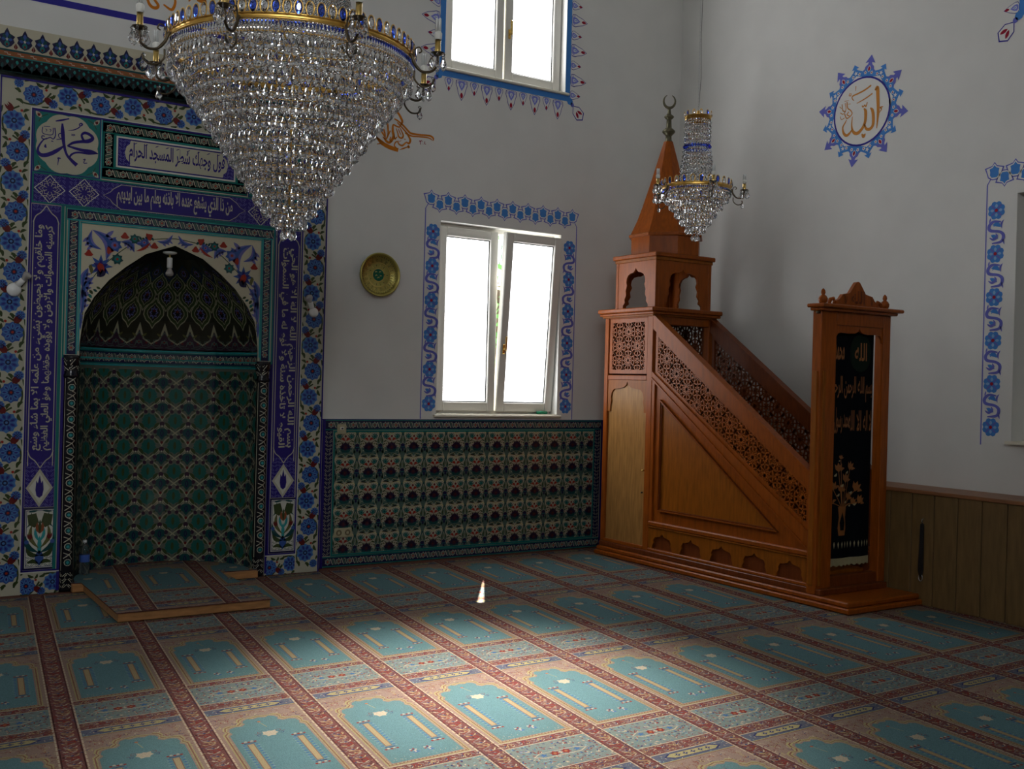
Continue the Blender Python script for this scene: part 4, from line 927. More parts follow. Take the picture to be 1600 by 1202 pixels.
def drop_border(p, x0, z0, x1, z1):
    w_ = .055
    p.rect(x0-w_, z0-w_-.015, x1+w_, z0, 'blue', 1); p.rect(x0-w_, z0, x0, z1+w_, 'blue', 1); p.rect(x1, z0, x1+w_, z1+w_, 'blue', 1); p.rect(x0, z1, x1, z1+w_, 'blue', 1)
    p.rect(x0-.01, z0-.014, x1+.01, z0, 'ochre', 2)
    n = 10
    for i in range(n): drop(p.tr(x0+(x1-x0)*(i+.35)/n, z0-w_-.018), i % 2 == 1)
    for i in range(13):
        drop(p.tr(x1+w_, z0+.0+.145*i, 90), i % 2 == 1); drop(p.tr(x0-w_, z0+.0+.145*i, -90), i % 2 == 1)
    for x, m in ((x1+w_, 1), (x0-w_, -1)):
        q = p.tr(x, z0-w_-.01, 45*m); q.circ(0, 0, .035, 'blue', 2, 8); q.circ(0, -.04, .022, 'violet', 2, 8)
        q = q.tr(0, -.05, 0, 1.1); q.poly([(0, -.16), (-.055, -.12), (-.05, -.05), (0, 0), (.05, -.05), (.055, -.12)], 'navy', 1); q.poly([(0, -.148), (-.047, -.115), (-.043, -.052), (0, -.01), (.043, -.052), (.047, -.115)], 'plaster', 2)
        for s in (-1, 1): q.leaf(s*.006, -.06, s*.030, -.118, .026, 'red', 4)
p = Pt(); window_border(p, 4.565, 1.295, 5.90, 3.045); m = MB(); lay(m, p, on_front(WY-.0008))
single('painted_border', m, (4.5, WY, 1.3), 'blue painted flower border with tulip crest around the lower window beside the mihrab', 'wall painting')
p = Pt(); drop_border(p, *WIN_HI); m = MB(); lay(m, p, on_front(WY-.0008))
single('painted_border', m, (4.5, WY, 4.4), 'blue band with hanging red-tipped drops painted around the upper front window', 'wall painting')
p = Pt(); window_border(p, -4.53, 1.26, -2.05, 3.11, (.245, .245)); m = MB(); lay(m, p, on_right(RX-.0008))
single('painted_border', m, (RX, 4.7, 1.3), 'blue painted flower border beside the lower window at the right edge', 'wall painting')
p = Pt(); drop_border(p, -4.50, 4.50, -2.05, 6.1); m = MB(); lay(m, p.clipped((-5.4, 4.1, -1, 6.5)), on_right(RX-.0008))
single('painted_border', m, (RX, 4.6, 4.4), 'red-tipped painted drops below the upper window in the top right corner', 'wall painting')
# round medallion on the right wall
p = Pt(); q = p.tr(-5.965, 4.005)
def pol(r, a): return (r*math.cos(math.radians(a)), r*math.sin(math.radians(a)))
band = []
for k in range(16):
    a = 90+22.5*k-11; big = k % 2 == 0
    band += [pol(.395 if big else .384, a), pol(.345, a+11.25)]
q.poly(band, 'blue', 1)
inn = []
for k in range(16): inn += [pol(.296 if k % 2 == 0 else .322, 90+22.5*k-11), pol(.296, 90+22.5*k+.25)]
q.poly(inn, 'plaster', 4)
for k in range(16):
    a = 90+22.5*k-11; t = q.tr(0, 0, a-90); big = k % 2 == 0
    if big:
        t.poly([(-.055, .33), (-.045, .375), (-.022, .395), (-.018, .412), (-.052, .405), (0, .475), (.052, .405), (.018, .412), (.022, .395), (.045, .375), (.055, .33)], 'violet', 2); t.poly([(-.05, .33), (-.035, .36), (0, .34), (.035, .36), (.05, .33)], 'blue', 3)
        t.leaf(0, .328, 0, .385, .036, 'plaster', 5); t.leaf(0, .333, 0, .378, .024, 'red', 6)
    else:
        t.poly([(-.03, .33), (-.022, .37), (-.012, .385), (-.038, .385), (0, .425), (.038, .385), (.012, .385), (.022, .37), (.03, .33)], 'blue', 2)
        t.star(0, .345, 5, .022, .009, 'plaster', 5)
    for s in (-1, 1): u_ = q.tr(0, 0, a-90+s*5.8); u_.star(0, .326, 5, .018, .010, 'plaster', 5); u_.circ(0, .326, .006, 'red', 6, 6)
q.circ(0, 0, .292, 'plaster', 7, 40); q.ring(0, 0, .288, .016, 'navy', 8, 40)
g = traced(1240, 60, 5.227, 0, RX); a_ = Pt()
for pts, w_ in (([(668, 425), (688, 403), (692, 480), (694, 600), (682, 735)], [10, 26, 26, 22, 6]), ([(735, 558), (712, 565), (722, 580), (700, 612)], [6, 10, 8, 3]),
                ([(630, 568), (648, 590), (655, 650), (650, 710), (625, 742), (596, 738), (582, 700)], [8, 22, 24, 22, 22, 18, 10]), ([(578, 572), (592, 600), (588, 680), (565, 735), (525, 776), (492, 766), (478, 715), (484, 640)], [8, 24, 22, 22, 24, 20, 12, 6]),
                ([(484, 740), (462, 775), (435, 795), (412, 775), (405, 730), (425, 690), (438, 665)], [6, 16, 20, 18, 12, 10, 4]), ([(638, 383), (590, 420), (530, 452), (488, 472), (482, 492), (498, 512)], [12, 12, 11, 10, 8, 5]), ([(648, 450), (590, 492), (520, 532)], [9, 9, 5]),
                ([(562, 550), (572, 562), (584, 545), (594, 558), (606, 522)], [8]*5), ([(513, 392), (510, 430)], [7, 4]), ([(466, 448), (458, 468), (472, 470), (474, 450)], [6]*4), ([(560, 782), (575, 800), (590, 778)], [8, 26, 8]),
                ([(400, 540), (405, 590), (430, 600)], [7]*3), ([(425, 530), (432, 580), (410, 620), (385, 610)], [6]*4), ([(440, 520), (445, 570), (470, 590), (480, 620), (440, 655), (420, 620)], [8]*6), ([(380, 560), (395, 575)], [5]*2), ([(450, 540), (470, 535)], [4]*2), ([(385, 640), (395, 665), (420, 650)], [5]*3), ([(455, 600), (440, 625), (460, 635)], [8]*3), ([(420, 515), (455, 510)], [4]*2)):
    brush(a_, g, pts, w_, 'ochre', 9, .00125)
p.F += a_.F; m = MB(); lay(m, p, on_right(RX-.0008))
single('painted_medallion', m, (RX, 5.965, 4.0), 'round painted wall medallion with blue pointed rim and gold calligraphy in a navy ring', 'wall painting')
# orange calligraphy beside the chandelier
g = traced(560, 170, 11.43, 1, WY); p = Pt()
for pts, w_ in (([(600, 20), (700, 70), (760, 170), (780, 240), (735, 320)], [20, 24, 26, 24, 10]), ([(640, 180), (700, 215), (800, 300), (880, 390), (940, 440), (1060, 462), (1200, 475), (1290, 490), (1335, 530), (1335, 575)], [14, 18, 20, 22, 22, 20, 18, 20, 20, 8]),
                ([(690, 245), (790, 350), (880, 450), (950, 488), (1080, 500), (1220, 515), (1290, 540), (1320, 572)], [12, 16, 16, 16, 14, 14, 12, 6]), ([(740, 330), (690, 320), (620, 290), (612, 400), (625, 500), (560, 600), (500, 580), (450, 520)], [16, 16, 18, 28, 30, 26, 24, 10]),
                ([(670, 350), (700, 430), (720, 500), (770, 525), (800, 480), (770, 400), (740, 340)], [8, 14, 18, 18, 18, 14, 8]), ([(710, 360), (740, 430), (755, 470)], [8, 12, 6]), ([(640, 470), (650, 540), (690, 500)], [10, 16, 8]), ([(830, 430), (880, 470), (925, 560), (900, 620), (860, 600), (830, 620), (780, 660), (720, 630), (700, 590), (660, 600), (640, 660), (680, 700)], [10, 16, 24, 22, 14, 16, 18, 16, 14, 14, 14, 8]),
                ([(300, 480), (360, 560), (430, 620), (560, 690), (710, 740)], [14, 24, 40, 44, 40]), ([(730, 735), (800, 710), (880, 680)], [4, 14, 10]), ([(875, 660), (895, 680), (910, 665)], [8, 34, 8]), ([(570, 390), (530, 470), (490, 540), (430, 500)], [12, 16, 16, 8]), ([(580, 500), (560, 560), (600, 590)], [10, 14, 8]), ([(700, 570), (735, 590), (745, 575), (770, 570)], [5]*4), ([(820, 545), (840, 545)], [10, 10]), ([(330, 630), (420, 620)], [10, 12]),
                ([(200, 380), (260, 460), (330, 520), (450, 600)], [14, 20, 22, 12]), ([(240, 300), (330, 330), (420, 420), (480, 520)], [14, 20, 20, 10]), ([(420, 240), (440, 340), (470, 440), (480, 520)], [14, 20, 18, 10]), ([(500, 150), (520, 280), (530, 400), (520, 480)], [14, 20, 18, 10])):
    brush(p, g, pts, w_, 'orange', 2, .00085)
for pts in ([(1100, 570), (1108, 640)], [(1085, 570), (1100, 590), (1120, 568), (1140, 585)], [(1150, 630), (1156, 634)], [(1185, 585), (1180, 630), (1205, 632)]): p.line([g(*t) for t in pts], .007, 'red', 2)
m = MB(); sg = Pat(); sg.F = [f_ for f_ in p.F if f_[1] == 'p_red']; p.F = [f_ for f_ in p.F if f_[1] != 'p_red']; lay(m, p, on_front(WY-.0008)); o = single('painted_calligraphy', m, (4.1, WY, 3.7), 'orange calligraphy painted on the wall with a long tail, partly behind the large chandelier', 'wall painting'); m = MB(); lay(m, sg, on_front(WY-.0008)); m.build('signature', o, label='small dark red signature')
# framed inscription above the mihrab: navy line with orange letters
p = Pt(); p.rect(.7, 4.265, 2.75, 4.315, 'navy', 1)
g = traced(190, 0, 8.586, 1, WY)
for pts, w_ in (([(350, -90), (345, -20), (375, 60), (420, 100), (470, 105), (490, 70), (450, 10), (410, -50), (400, -110)], [20, 26, 32, 34, 34, 30, 28, 26, 16]), ([(560, 60), (660, 130), (700, 100), (720, 20), (700, -60)], [16, 30, 30, 26, 16]), ([(900, 20), (920, -10)], [14, 22]), ([(1010, 0), (1080, 20), (1110, -20), (1130, 60), (1150, 110)], [24, 36, 30, 24, 10])):
    brush(p, g, pts, w_, 'orange', 2, .00072)
m = MB(); lay(m, p, on_front(WY-.0008)); single('painted_inscription', m, (2.2, WY, 4.3), 'orange letters above a navy line painted on the wall over the mihrab', 'wall painting')

# ------------------------------------------------------------------ panelled ledge along the right wall
pn = MB(); PT = .868; y1 = WY-.02; gx = [4.881+.1945*k for k in range(-42, 18)]
pn.box(PX+.012, Y0, 0, RX, y1, PT-.03, 'c_dark')
g0 = Y0
for gy in gx+[y1]:
    if gy <= g0+.02 or gy > y1+.001: continue
    pn.bevbox(PX, g0+.003, .0, PX+.014, gy-.003, PT-.028, 'panelling', .004); g0 = gy
pn.bevbox(PX-.014, Y0, PT-.03, RX-.001, y1, PT, 'panelling_cap', .006)
single('wall_panelling', pn, (PX, 4, 0), 'low brown wood plank panelling with a flat top along the right wall', 'panelling')

# ------------------------------------------------------------------ minbar (pulpit)
XL, XR, YF, YB, YT = 6.18, 6.92, 5.30, 7.92, 7.225
mb_ = empty('minbar', (6.55, 6.6, 0), 'tall wooden pulpit with stairs, pierced railings, portal and a pointed spire', 'pulpit')
def ogee(w, h, n=6):
    """half profile of a cusped ogee opening, from foot (w/2,0) to tip (0,h)"""
    P = [(1.0, 0), (.99, .10), (.84, .16), (.88, .24), (.76, .34), (.80, .46), (.70, .58), (.76, .66), (.72, .76), (.60, .84), (.40, .88), (.22, .89), (.10, .93), (0, 1.0)]
    return [(x*w/2, y*h) for x, y in P]
def arch_panel(m, x0, z0, x1, z1, ox0, ox1, oz0, oz1, mapf, t, k, prof=None, open_bottom=True):
    """board x0..x1 by z0..z1 with an arched opening reaching its bottom edge; mapf(u, v, depth)"""
    c = (ox0+ox1)/2; h = prof or ogee(ox1-ox0, oz1-oz0)
    R = [(c+x, oz0+y) for x, y in h]; Lf = [(c-x, oz0+y) for x, y in h[:-1]]
    right = [(c, z1), (x1, z1), (x1, z0), (ox1, z0)]+R[0:]; left = [(x0, z0), (x0, z1), (c, z1)]+[R[-1]]+Lf[::-1]+[(ox0, z0)]
    for P in (right, left): m.prism(P, lambda a, b: mapf(a, b, 0), lambda a, b: mapf(a, b, t), k)
def girih(m, region, centres, A, mapf, t, k, w_=.011):
    """pierced star lattice: bars clipped to a convex region"""
    segs = set(); r1, r2 = A*.27, A*.485
    def add(a, b): segs.add((round(a[0], 4), round(a[1], 4), round(b[0], 4), round(b[1], 4)))
    for cx, cz in centres:
        Q = lambda r, i: (cx+r*math.cos(PI*i/6), cz+r*math.sin(PI*i/6))
        for i in range(12):
            add(Q(r1, i), Q(r1, i+1)); add(Q(r2, i), Q(r2, i+1)); add((cx, cz), Q(r2, i))
        for dx, dz in ((A*.7071, 0), (0, A*.7071), (-A*.7071, 0), (0, -A*.7071)):
            X, Z = cx+dx, cz+dz; add(Q(r2, 0 if dx > 0 else 3 if dz > 0 else 6 if dx < 0 else 9), (X, Z))
        for q_ in range(4): add(Q(r2, 3*q_+1), Q(A*.5/.966+.004, 3*q_+1.5)); add(Q(r2, 3*q_+2), Q(A*.5/.966+.004, 3*q_+1.5))
        add((cx+A*.7071-.022, cz-.022), (cx+A*.7071+.022, cz+.022)); add((cx+A*.7071-.022, cz+.022), (cx+A*.7071+.022, cz-.022))
    n = len(region); area = sum(region[i][0]*region[(i+1) % n][1]-region[(i+1) % n][0]*region[i][1] for i in range(n))
    R = region if area > 0 else region[::-1]
    for x0, z0, x1, z1 in segs:
        a, b = 0.0, 1.0; ok = True
        for i in range(n):
            p, q = R[i], R[(i+1) % n]; ex, ez = q[0]-p[0], q[1]-p[1]
            f0 = ex*(z0-p[1])-ez*(x0-p[0]); f1 = ex*(z1-p[1])-ez*(x1-p[0])
            if f0 < 0 and f1 < 0: ok = False; break
            if f0 < 0: a = max(a, f0/(f0-f1))
            elif f1 < 0: b = min(b, f0/(f0-f1))
        if not ok or b-a < .03: continue
        X0, Z0, X1, Z1 = x0+(x1-x0)*a, z0+(z1-z0)*a, x0+(x1-x0)*b, z0+(z1-z0)*b
        L = math.hypot(X1-X0, Z1-Z0)
        if L < .004: continue
        nx, nz = -(Z1-Z0)/L*w_/2, (X1-X0)/L*w_/2
        m.prism([(X0+nx, Z0+nz), (X0-nx, Z0-nz), (X1-nx, Z1-nz), (X1+nx, Z1+nz)], lambda u, v: mapf(u, v, 0), lambda u, v: mapf(u, v, t), k)
def centres(x0, z0, x1, z1, dx, dz, ox=0, oz=0):
    out = []; j0 = int(-6)
    for j in range(-12, 13):
        for i in range(-12, 13):
            x = ox+i*dx+(dx/2 if j % 2 else 0); z = oz+j*dz
            if x0-.2 < x < x1+.2 and z0-.2 < z < z1+.2: out.append((x, z))
    return out
left = lambda u, v, d: (XL+d, u, v)           # u is world y on the left flank
# stepped plinth
m = MB(); m.bevbox(XL-.055, 4.955, 0.005, PX-.004, YB+.02, .045, 'wood', .008); m.bevbox(XL-.035, 4.98, .045, PX-.006, YB+.01, .085, 'wood', .010); m.bevbox(XL-.012, 5.25, .085, XR+.012, YB, .13, 'wood_dark', .006); m.build('plinth', mb_)
# tower frame
m = MB()
for y0, y1 in ((7.862, YB), (YT, 7.300)): m.bevbox(XL, y0, .13, XL+.06, y1, 2.25, 'wood', .005); m.bevbox(XR-.06, y0, .13, XR, y1, 2.25, 'wood', .005)
for z0, z1, k in ((.13, .16, 'wood'), (1.655, 1.70, 'wood'), (2.225, 2.25, 'wood')):
    m.bevbox(XL+.002, 7.30, z0, XL+.05, 7.862, z1, k, .004); m.bevbox(XR-.05, 7.30, z0, XR-.002, 7.862, z1, k, .004)
m.box(XL+.06, YB-.02, .13, XR-.06, YB-.002, 1.70, 'wood_dark'); m.box(XR-.02, 7.30, .16, XR-.004, 7.862, 1.655, 'wood_dark'); m.bevbox(XL+.06, YB-.05, 2.16, XR-.06, YB-.004, 2.25, 'wood', .004)
m.bevbox(XL+.06, YT+.0, 2.165, XR-.06, YT+.05, 2.25, 'wood', .004)
m.box(XL+.05, YT+.02, 1.63, XR-.05, YB-.02, 1.66, 'wood_dark'); m.build('tower_frame', mb_)
# pierced tower panels
def lattice_part(name, fr, mapf, region, cs, A, k, fk, t=.012, w_=.0105, par=None):
    m = MB()
    n = len(region); cx = sum(p[0] for p in region)/n; cz = sum(p[1] for p in region)/n
    def ins(d):
        out = []
        for i in range(n):
            p0, p1, p2 = region[i-1], region[i], region[(i+1) % n]
            def unit(a, b): L = math.hypot(b[0]-a[0], b[1]-a[1]); return ((b[0]-a[0])/L, (b[1]-a[1])/L)
            e0, e1 = unit(p0, p1), unit(p1, p2); s = 1 if (e0[0]*e1[1]-e0[1]*e1[0]) > 0 else -1
            n0, n1 = (-e0[1]*s, e0[0]*s), (-e1[1]*s, e1[0]*s); k_ = 1+n0[0]*n1[0]+n0[1]*n1[1]
            out.append((p1[0]+d*(n0[0]+n1[0])/k_, p1[1]+d*(n0[1]+n1[1])/k_))
        return out
    O = ins(-.008); I = ins(fr)
    for i in range(n):
        j = (i+1) % n; m.prism([O[i], O[j], I[j], I[i]], lambda u, v: mapf(u, v, -.002), lambda u, v: mapf(u, v, t+.012), fk)
    girih(m, ins(fr-.003), cs, A, mapf, t, k, w_)
    return m.build(name, par or mb_)
A0 = .187
lattice_part('lattice_panel', .028, lambda u, v, d: (XL+.012+d, u, v), [(7.318, 1.722), (7.845, 1.722), (7.845, 2.218), (7.318, 2.218)], centres(7.3, 1.7, 7.85, 2.25, .264, .1325, 7.45, 1.97), A0, 'wood', 'wood')
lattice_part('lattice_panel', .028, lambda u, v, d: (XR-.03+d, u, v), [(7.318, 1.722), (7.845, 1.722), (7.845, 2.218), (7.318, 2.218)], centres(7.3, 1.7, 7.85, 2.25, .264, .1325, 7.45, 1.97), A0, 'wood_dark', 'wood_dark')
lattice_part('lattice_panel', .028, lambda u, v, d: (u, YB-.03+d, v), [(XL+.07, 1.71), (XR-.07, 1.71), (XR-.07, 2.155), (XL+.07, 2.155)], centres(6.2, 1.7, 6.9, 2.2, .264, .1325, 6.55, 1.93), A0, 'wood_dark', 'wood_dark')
# tower door
m = MB(); m.box(XL+.020, 7.302, .16, XL+.035, 7.860, 1.655, 'wood_light'); door = m.build('door', mb_, label='pale wooden door with a cusped arch line at the top')
m = MB(); arch_panel(m, 7.302, 1.36, 7.860, 1.655, 7.335, 7.825, 1.36, 1.635, lambda u, v, d: (XL+.008+d, u, v), .012, 'wood_mid', [(.245, 0), (.243, .05), (.230, .10), (.238, .13), (.225, .18), (.19, .21), (.12, .215), (.05, .228), (.015, .25), (0, .285)]); m.build('arch_trim', door)
m = MB(); m.tube([(XL+.0, 7.318, .84), (XL+.02, 7.318, .84)], .008, 'brass', 8); m.lathe((XL-.004, 7.318, .84), [(0, -.008), (.009, -.004), (.009, .004), (0, .008)], 'brass', 8, 'x'); m.build('door_knob', door)
m = MB(); m.lathe((XL+.012, 7.332, .64), [(0, -.02), (.007, -.012), (.007, .004)], 'bronze', 8, 'x'); m.build('door_bolt', door)
m = MB(); m.bevbox(XL-.04, YT-.045, 2.25, XR+.045, YB+.04, 2.275, 'wood', .006); m.bevbox(XL-.02, YT-.02, 2.235, XR+.02, YB+.02, 2.255, 'wood_mid', .004); m.bevbox(XL-.06, YT-.06, 2.275, XR+.055, YB+.045, 2.315, 'wood', .008); m.build('tower_cornice', mb_)
# open canopy box with four cusped arches
CX0, CX1, CY0, CY1, CZ0, CZ1 = 6.205, 6.875, 7.235, 7.80, 2.315, 2.775
can = empty('canopy_box', (6.54, 7.52, CZ0), parent=mb_)
for nm, mapf, a0, a1 in (('f', lambda u, v, d: (u, CY0+d, v), CX0, CX1), ('b', lambda u, v, d: (u, CY1-.02+d, v), CX0, CX1), ('l', lambda u, v, d: (CX0+d, u, v), CY0+.021, CY1-.021), ('r', lambda u, v, d: (CX1-.02+d, u, v), CY0+.021, CY1-.021)):
    m = MB(); w0 = (a1-a0)*.16; arch_panel(m, a0, CZ0, a1, CZ1, a0+w0, a1-w0, CZ0, CZ1-.085, mapf, .02, 'wood'); m.build('arched_panel', can)
m = MB()
for x in (CX0-.004, CX1-.036):
    for y in (CY0-.004, CY1-.036): m.bevbox(x, y, CZ0, x+.04, y+.04, CZ1, 'wood', .004)
m.bevbox(CX0-.03, CY0-.03, CZ1, CX1+.03, CY1+.03, CZ1+.04, 'wood', .008); m.bevbox(CX0-.012, CY0-.012, CZ1-.03, CX1+.012, CY1+.012, CZ1, 'wood_mid', .004); m.build('canopy_frame', can)
# octagonal drum, spire, finial
SX, SY = 6.56, 7.52
m = MB(); a0 = PI/8
m.lathe((SX, SY, 0), [(.335, 2.815), (.335, 2.985)], 'wood', 8, smooth=False, a0=a0, a1=a0+2*PI); m.lathe((SX, SY, 0), [(.335, 2.98), (.360, 2.985), (.362, 3.005), (.345, 3.012), (.33, 3.02)], 'wood', 8, smooth=False, a0=a0, a1=a0+2*PI); m.build('drum', mb_)
m = MB(); m.lathe((SX, SY, 0), [(.345, 3.012), (.285, 3.14), (.235, 3.28), (.165, 3.50), (.105, 3.70), (.045, 3.90), (0, 3.905)], 'wood', 8, smooth=False, a0=a0, a1=a0+2*PI); sp_ = m.build('spire', mb_)
m = MB(); m.lathe((SX, SY, 0), [(r_*.82, 3.885+(z_-3.885)*.74) for r_, z_ in [(.05, 3.885), (.052, 3.90), (.036, 3.93), (.034, 3.98), (.05, 4.00), (.072, 4.025), (.074, 4.045), (.05, 4.07), (.034, 4.085), (.030, 4.14), (.028, 4.19), (.045, 4.205), (.058, 4.222), (.045, 4.242), (.025, 4.255), (.018, 4.30), (.016, 4.345), (0, 4.35)]], 'finial', 16)
P = []; R = []
for k in range(21):
    a = math.radians(-90+155*(k-10)/10); P.append((SX+.055*math.cos(a)*.86, SY-.055*math.cos(a)*.5, 4.283+.062*math.sin(a))); R.append(.013*(1-abs(k-10)/10.5)**.6+.001)
m.tube(P, R, 'finial', 8); m.build('crescent_finial', mb_)
# stair flanks
def LZ(y, z0, s=.680): return z0-s*(YT-y)
def flank(x, sgn, kf, kp, kl):
    f = (lambda u, v, d: (x+sgn*d, u, v))
    yE = 5.385
    m = MB()
    # handrail beam, bottom beam, end stile
    def slab(P, d0, d1, k): m.prism(P, lambda u, v: f(u, v, d0), lambda u, v: f(u, v, d1), k)
    top = lambda y: 2.245+(y-YT)*(2.245-.985)/(YT-yE); bot = lambda y: 1.675+(y-YT)*(1.675-.405)/(YT-yE)
    slab([(yE, top(yE)), (YT, top(YT)), (YT, top(YT)-.125), (yE, top(yE)-.125)], 0, .05, kf)
    slab([(yE, top(yE)+.012), (YT, top(YT)+.012), (YT, top(YT)-.012), (yE, top(yE)-.012)], -.012, .062, kf)
    slab([(yE, bot(yE)+.13), (YT, bot(YT)+.06), (YT, bot(YT)), (yE, bot(yE))], 0, .05, kf)
    slab([(yE, bot(yE)+.010), (YT, bot(YT)+.010), (YT, bot(YT)-.008), (yE, bot(yE)-.008)], -.010, .03, kf)
    m.build('railing_frame', mb_)
    y1, y0 = YT-.035, yE+.02; reg = [(y0, bot(y0)+.14), (y1, bot(y1)+.07), (y1, top(y1)-.135), (y0, top(y0)-.135)]
    lattice_part('railing_lattice', .022, lambda u, v, d: f(u, v, .018+d), reg, centres(5.2, .4, 7.3, 2.2, .264, .1325, 7.05, 1.85), A0, kl, kf, .012, .0115)
    m = MB()
    # solid side below: frame, recessed pale triangle, moulding, arched frieze
    slab([(YT-.002, .395), (YT-.002, bot(YT)-.01), (yE+.02, .415), (yE+.02, .395)], .022, .034, kf)
    slab([(YT-.002, .395), (YT-.002, bot(YT)-.008), (YT-.035, bot(YT)-.035), (YT-.035, .395)], .004, .022, kf)
    m.build('side_panel', mb_)
    m = MB(); tri = [(7.085, .520), (7.085, 1.445), (5.745, .520)]
    slab(tri, .016, .022, kp); o = m.build('inset_panel', mb_, label='pale triangular inset panel')
    m = MB(); n_ = 3
    cxx, czz = 6.64, .83
    big = [(cxx+(a-cxx)*1.05, czz+(b-czz)*1.07) for a, b in tri]
    for i in range(3):
        j = (i+1) % 3; slab([big[i], big[j], tri[j], tri[i]], .002, .022, 'wood_dark')
        mid = [(a*.6+b*.4, c_*.6+d_*.4) for (a, c_), (b, d_) in zip(big, tri)]
        slab([big[i], big[j], mid[j], mid[i]], -.006, .010, kf)
    m.build('inset_moulding', o)
    m = MB(); m.bevbox(min(x, x+sgn*.03)-.010, yE-.02, .355, max(x, x+sgn*.03)+.004, YT, .400, kf, .010); m.bevbox(min(x, x+sgn*.03)-.004, yE-.02, .340, max(x, x+sgn*.03)+.002, YT, .357, 'wood_mid', .005)
    m.bevbox(min(x, x+sgn*.03)-.008, yE-.02, .128, max(x, x+sgn*.03)+.004, YT, .158, kf, .007); m.build('moulding', mb_)
    m = MB(); slab([(yE, .155), (YT, .155), (YT, .345), (yE, .345)], .026, .032, 'wood_dark')
    n_ = 5; Wd = (YT-yE)/n_
    for i in range(n_):
        a = yE+Wd*i; prof = [(.135, 0), (.128, .03), (.112, .055), (.118, .075), (.100, .105), (.060, .112), (.025, .120), (0, .145)]
        arch_panel(m, a, .155, a+Wd, .345, a+Wd/2-.135, a+Wd/2+.135, .155, .30, lambda u, v, d: f(u, v, .006+d), .014, 'wood_mid', prof)
    m.build('arched_frieze', mb_)
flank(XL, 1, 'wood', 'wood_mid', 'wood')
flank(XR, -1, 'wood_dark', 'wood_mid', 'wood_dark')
for k in range(8):
    m = MB(); y0 = 5.42+.225*k; m.bevbox(XL+.06, y0, .13, XR-.06, y0+.225 if k < 7 else YT+.02, .20+.19*k+.02, 'wood_mid', .006); m.build('stair_step', mb_)
# portal
por = empty('portal', (6.55, YF+.08, .085), parent=mb_)
PXL, PXR, PY0, PY1 = 6.160, 6.962, YF, YF+.085
m = MB()
for a, b in ((PXL, PXL+.175), (PXR-.085, PXR)):
    m.bevbox(a, PY0, .085, b, PY1, 2.20, 'wood', .006)
m.bevbox(PXL+.175, PY0, 2.10, PXR-.085, PY1, 2.20, 'wood', .004); m.bevbox(PXL+.175, PY0+.01, .085, PXR-.085, PY1, .205, 'wood_dark', .006)
m.bevbox(PXL-.006, PY0+.025, .15, PXL+.004, PY1-.015, 1.75, 'wood_mid', .003); m.bevbox(PXL+.03, PY0-.006, .15, PXL+.06, PY0+.004, 1.75, 'wood_mid', .003)
m.build('portal_frame', por)
m = MB(); arch_panel(m, PXL+.175, 1.98, PXR-.085, 2.10, PXL+.178, PXR-.088, 1.98, 2.085, lambda u, v, d: (u, PY0+.012+d, v), .02, 'wood', [(.2685, 0), (.262, .035), (.245, .058), (.20, .066), (.12, .062), (.05, .066), (.015, .08), (0, .105)]); m.build('arch_trim', por)
m = MB(); m.bevbox(PXL-.03, PY0-.04, 2.20, PXR+.035, PY1+.005, 2.225, 'wood', .008); m.bevbox(PXL-.06, PY0-.07, 2.222, PXR+.07, PY1+.01, 2.25, 'wood', .008); m.build('portal_cornice', por)
m = MB(); pc = (PXL+PXR)/2; hp = [(-.25, 0), (-.245, .03), (-.20, .05), (-.17, .085), (-.13, .092), (-.09, .10), (-.05, .15), (-.02, .185), (0, .19)]
pf = hp+[(-x, z) for x, z in hp[:-1][::-1]]
m.prism([(pc+x, 2.25+z) for x, z in pf], lambda a, b: (a, PY0+.0, b), lambda a, b: (a, PY0+.03, b), 'wood')
p = Pat(); p.pre = ''
for dx in (-.17, .13): p.tr(pc+dx, 2.27).line([(0, .06), (.02, .05), (.03, .0), (.05, .05)], [.004, .012, .012, .004], 'wood_dark', 3, True)
put_text(p, '\u0627\u0644\u0644\u0647', pc-.075, 2.27, pc+.08, 2.37, 'wood_dark', 3, bold=.03)
lay(m, p, on_front(PY0)); m.build('carved_pediment', por)
for x in (PXL+.045, PXR-.045):
    m = MB(); m.lathe((x, PY0+.03, 2.25), [(.02, 0), (.034, .02), (.036, .04), (.026, .06), (.012, .07), (.018, .085), (.014, .105), (0, .12)], 'wood', 12); m.build('finial', por)
    m = MB(); s = 1 if x < pc else -1; m.tube([(x+s*.05, PY0+.02, 2.25), (x+s*.07, PY0+.02, 2.29), (x+s*.10, PY0+.02, 2.30), (x+s*.115, PY0+.02, 2.275), (x+s*.10, PY0+.02, 2.265)], [.012, .016, .014, .012, .007], 'wood', 8); m.build('scroll', por)
m = MB(); m.tube([(PXL+.17, PY0+.060, 2.09), (PXR-.08, PY0+.060, 2.09)], .008, 'bronze', 8); m.tube([(PXL-.03, PY0+.02, 2.185), (PXL+.01, PY0+.02, 2.185)], .010, 'bronze', 8); m.build('curtain_rod', por)
